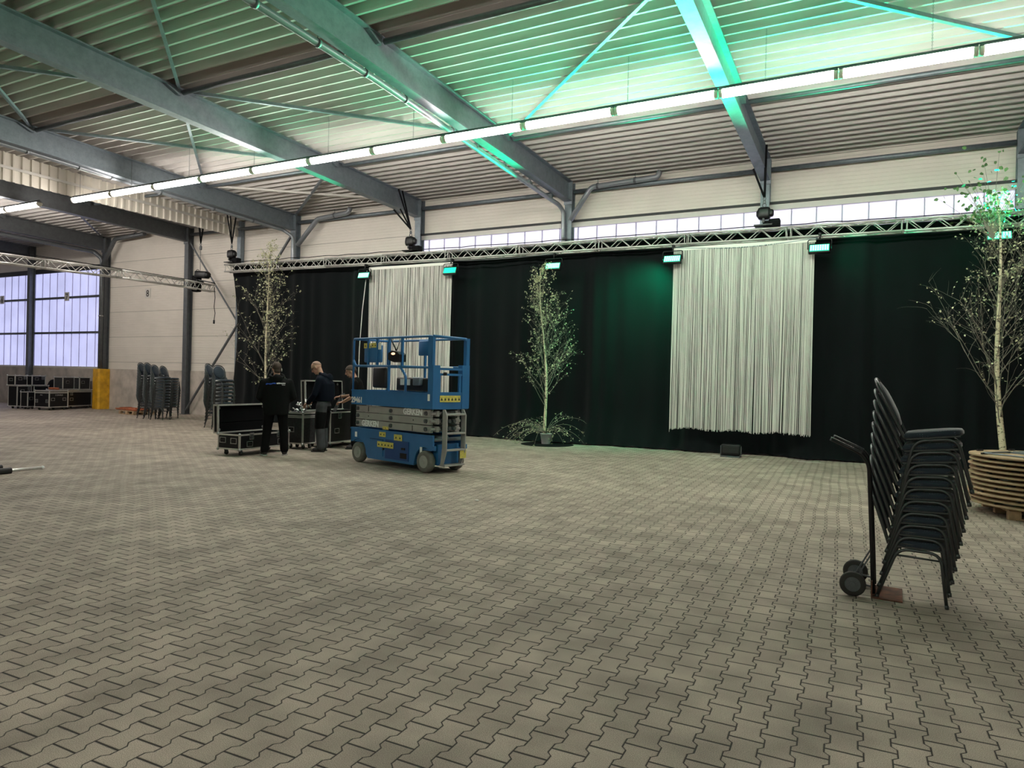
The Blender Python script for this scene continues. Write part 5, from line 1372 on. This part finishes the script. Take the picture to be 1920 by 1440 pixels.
    # shoes
    for (hp, kn, an, tz) in legs:
        a = math.radians(tz); R = Matrix.Rotation(a, 3, 'Z'); q = MB(); c = V((an[0], an[1], 0))
        q.ball(c+R @ V((0.10, 0, 0.045)), 0.05, 12, (1.5, 0.9, 0.8), R); q.ball(c+R @ V((0.0, 0, 0.055)), 0.052, 12, (1.2, 0.85, 1.0), R); q.cyl(c+V((0, 0, 0.05)), c+V((0, 0, 0.12)), 0.052, 12)
        s = blend(q.build('shoe', M['shoe'], t), 0.009, 3)
        q = MB(); pl = [(0.185, -0.02), (0.185, 0.02), (0.14, 0.048), (0.05, 0.045), (-0.05, 0.040), (-0.072, 0.0), (-0.05, -0.040), (0.05, -0.045), (0.14, -0.048)]
        pl = [tuple((R @ V((x, y, 0)))[:2]) for x, y in pl]; q.prism([(c.x+x, c.y+y) for x, y in pl], 0.0, 0.022, 'z'); q.build('sole', M[cloth.get('sole', 'black_plastic')], s)
    if extra: extra(t, H, HR)
    return t

# man 1: back to the camera, standing at the open case
def x1(t, H, HR):
    g = empty('jacket_print', (-0.188, 0.0, 1.385), 0, parent=t)
    rnd = random.Random(2); q = MB(); b = MB()
    y = 0.20
    for i in range(11):
        (b).box((0.0-0.0, y, 0.004*math.sin(i)-abs(y-0.02)*0.10), (0.006, 0.011, rnd.uniform(0.018, 0.028))); y -= 0.0165
    y -= 0.01
    for i in range(9):
        (q).box((0.0, y, 0.0+rnd.uniform(-0.002, 0.002)), (0.006, 0.013, rnd.uniform(0.020, 0.030))); y -= 0.0180
    q.box((0.0, y+0.045, -0.03), (0.006, 0.06, 0.008))
    b.build('blue_print', M['blue_print'], g); q.build('white_print', M['white'], g)
    MB().tube([H(0.0, -0.088, 0.012), H(-0.005, -0.092, -0.02), H(0.012, -0.095, -0.05)], [0.007, 0.009, 0.006], 8).build('headset', M['white'], t)
ang1 = math.atan2(0.62, -0.78)
person((-11.05, 10.60, 0), ang1, 1.10, 'man in a black jacket with a printed back, standing before the open flight case', (0.03, 0, 1.665), (14, 6), (-0.005, 0, 1.545),
    [((0.0, 0, 0.78), 0.165, 0.235, 0), ((0.0, 0, 0.98), 0.170, 0.245, 0), ((0.0, 0, 1.15), 0.165, 0.26, 0), ((-0.01, 0, 1.30), 0.160, 0.27, 0), ((-0.02, 0, 1.40), 0.148, 0.255, 0), ((-0.015, 0, 1.475), 0.112, 0.20, 0), ((-0.01, 0, 1.525), 0.07, 0.09, 0)],
    [((-0.01, 0.235, 1.40), (-0.01, 0.315, 1.12), (0.24, 0.20, 1.02), ((1, -0.3, -0.2), (0, 0, 1), -1, 0.6)), ((-0.01, -0.235, 1.40), (-0.02, -0.32, 1.12), (0.24, -0.20, 1.0), ((1, 0.3, -0.2), (0, 0, 1), 1, 0.6))],
    [((0.0, 0.115, 0.88), (0.02, 0.15, 0.48), (0.0, 0.19, 0.09), 12), ((0.0, -0.115, 0.88), (0.03, -0.15, 0.48), (0.0, -0.17, 0.09), -14)],
    dict(top='jacket_black', legs='trouser_black', top_name='jacket', hood=(-0.05, 1.52, 0.095), sole='sole'), ('hair_brown', -0.15, 0.9, 0.008), x1)
# man 2: bald, bowed head, profile to the left
def x2(t, H, HR):
    q = MB()
    for s in (-1, 1):
        q.tube([H(0.097+0.012*math.cos(a)*0, 0.035*s+0.025*math.cos(a), 0.008+0.018*math.sin(a)) for a in [2*PI*i/12 for i in range(12)]], 0.0035, 6, False, True, True)
        q.tube([H(0.096, 0.058*s, 0.012), H(0.0, 0.084*s, 0.012)], 0.003, 6)
    q.tube([H(0.104, -0.012, 0.012), H(0.104, 0.012, 0.012)], 0.003, 6)
    q.build('glasses', M['black_plastic'], t)
ang2 = math.atan2(-0.40, -0.92)
person((-10.90, 11.84, 0), ang2, 1.14, 'bald man with glasses in a navy hoodie and grey work trousers, looking down', (0.145, 0, 1.655), (34, 0), (0.06, 0, 1.53),
    [((-0.03, 0, 0.99), 0.170, 0.19, 0), ((-0.025, 0, 1.08), 0.198, 0.21, 0), ((-0.025, 0, 1.20), 0.202, 0.22, 4), ((-0.03, 0, 1.32), 0.190, 0.23, 8), ((0.0, 0, 1.42), 0.140, 0.225, 14), ((0.03, 0, 1.49), 0.105, 0.17, 20), ((0.05, 0, 1.535), 0.07, 0.085, 26)],
    [((0.0, 0.215, 1.41), (0.07, 0.28, 1.13), (0.24, 0.16, 0.96), ((0.8, -0.3, -0.5), (0.3, 0, 1), -1, 0.7)), ((0.0, -0.215, 1.41), (0.08, -0.27, 1.13), (0.25, -0.15, 0.97), ((0.8, 0.3, -0.5), (0.3, 0, 1), 1, 0.7))],
    [((-0.02, 0.105, 0.90), (0.01, 0.12, 0.49), (-0.03, 0.13, 0.09), 8), ((-0.02, -0.105, 0.90), (0.02, -0.12, 0.49), (0.0, -0.11, 0.09), -4)],
    dict(top='hoodie_navy', legs='trouser_grey', top_name='hoodie', hood=(-0.035, 1.50, 0.10), patches=True, bag=1.08), ('hair_grey', 0.55, 1.2, 0.002), x2)
# man 3: behind the lift, arm out over the case
def x3(t, H, HR):
    MB().tube([V((0.335, -0.085, 1.085))+V((0.0, 0.034*math.cos(a), 0.034*math.sin(a))) for a in [2*PI*i/12 for i in range(12)]], 0.010, 8, False, True, True).build('wrist_watch', M['black_plastic'], t)
    q = MB()
    q.tube([H(0.075, 0.06*math.cos(a), -0.075+0.03*math.sin(a)) for a in [PI+PI*i/8 for i in range(9)]], 0.016, 8); blend(q.build('beard', M['hair_brown'], t), 0.008, 3)
ang3 = math.atan2(-0.50, -0.86)
person((-10.72, 12.75, 0), ang3, 1.12, 'bearded man in a black shirt, half hidden by the left end of the blue lift', (0.12, 0, 1.625), (16, 6), (0.04, 0, 1.50),
    [((-0.03, 0, 0.92), 0.13, 0.175, 0), ((-0.03, 0, 1.02), 0.135, 0.18, 0), ((-0.02, 0, 1.15), 0.14, 0.195, 4), ((-0.01, 0, 1.28), 0.145, 0.215, 6), ((0.0, 0, 1.39), 0.13, 0.22, 10), ((0.02, 0, 1.455), 0.10, 0.165, 14), ((0.035, 0, 1.50), 0.065, 0.08, 18)],
    [((0.0, 0.205, 1.38), (0.03, 0.27, 1.10), (0.25, 0.12, 0.98), ((1, -0.2, -0.1), (0, 0, 1), -1, 0.8)), ((0.0, -0.205, 1.38), (0.05, -0.24, 1.12), (0.345, -0.08, 1.09), ((1, 0.25, -0.15), (0, 0, 1), 1, 0.9))],
    [((-0.02, 0.10, 0.90), (0.0, 0.12, 0.48), (-0.02, 0.13, 0.09), 6), ((-0.02, -0.10, 0.90), (0.01, -0.11, 0.48), (0.0, -0.12, 0.09), -6)],
    dict(top='tee_black', legs='trouser_black', top_name='shirt', sleeve=0.1), ('hair_brown', 0.10, 0.36, 0.014), x3)
# wire grille held over the case
t = empty('wire_grille', (-11.36, 12.74, 0.86), math.radians(60), 'black wire grille leaning out of the case behind the bald man', 'grille')
q = MB(); R = Euler((math.radians(0), math.radians(26), 0)).to_matrix()
for k in range(6): q.beam(R @ V((0, -0.11+0.045*k, 0)), R @ V((0, -0.11+0.045*k, 0.48)), 0.008, 0.008)
for k in range(11): q.beam(R @ V((0, -0.11, 0.048*k)), R @ V((0, 0.115, 0.048*k)), 0.008, 0.008)
q.build('grille_bars', M['galv_dark'], t)

# ------------------------------------------------------------------ light, exposure
w = bpy.data.worlds.new('world'); scene.world = w; w.use_nodes = True
w.node_tree.nodes['Background'].inputs[0].default_value = (0.75, 0.78, 1.0, 1); w.node_tree.nodes['Background'].inputs[1].default_value = 1.0
scene.view_settings.view_transform = 'Standard'; scene.view_settings.look = 'None'; scene.view_settings.gamma = 1.0
scene.view_settings.use_curve_mapping = False; scene.view_settings.exposure = 2.3
scene.cycles.use_denoising = True; scene.cycles.max_bounces = 8; scene.cycles.diffuse_bounces = 5; scene.cycles.glossy_bounces = 3
scene.cycles.sample_clamp_indirect = 6.0; scene.cycles.use_adaptive_sampling = True; scene.cycles.adaptive_threshold = 0.03
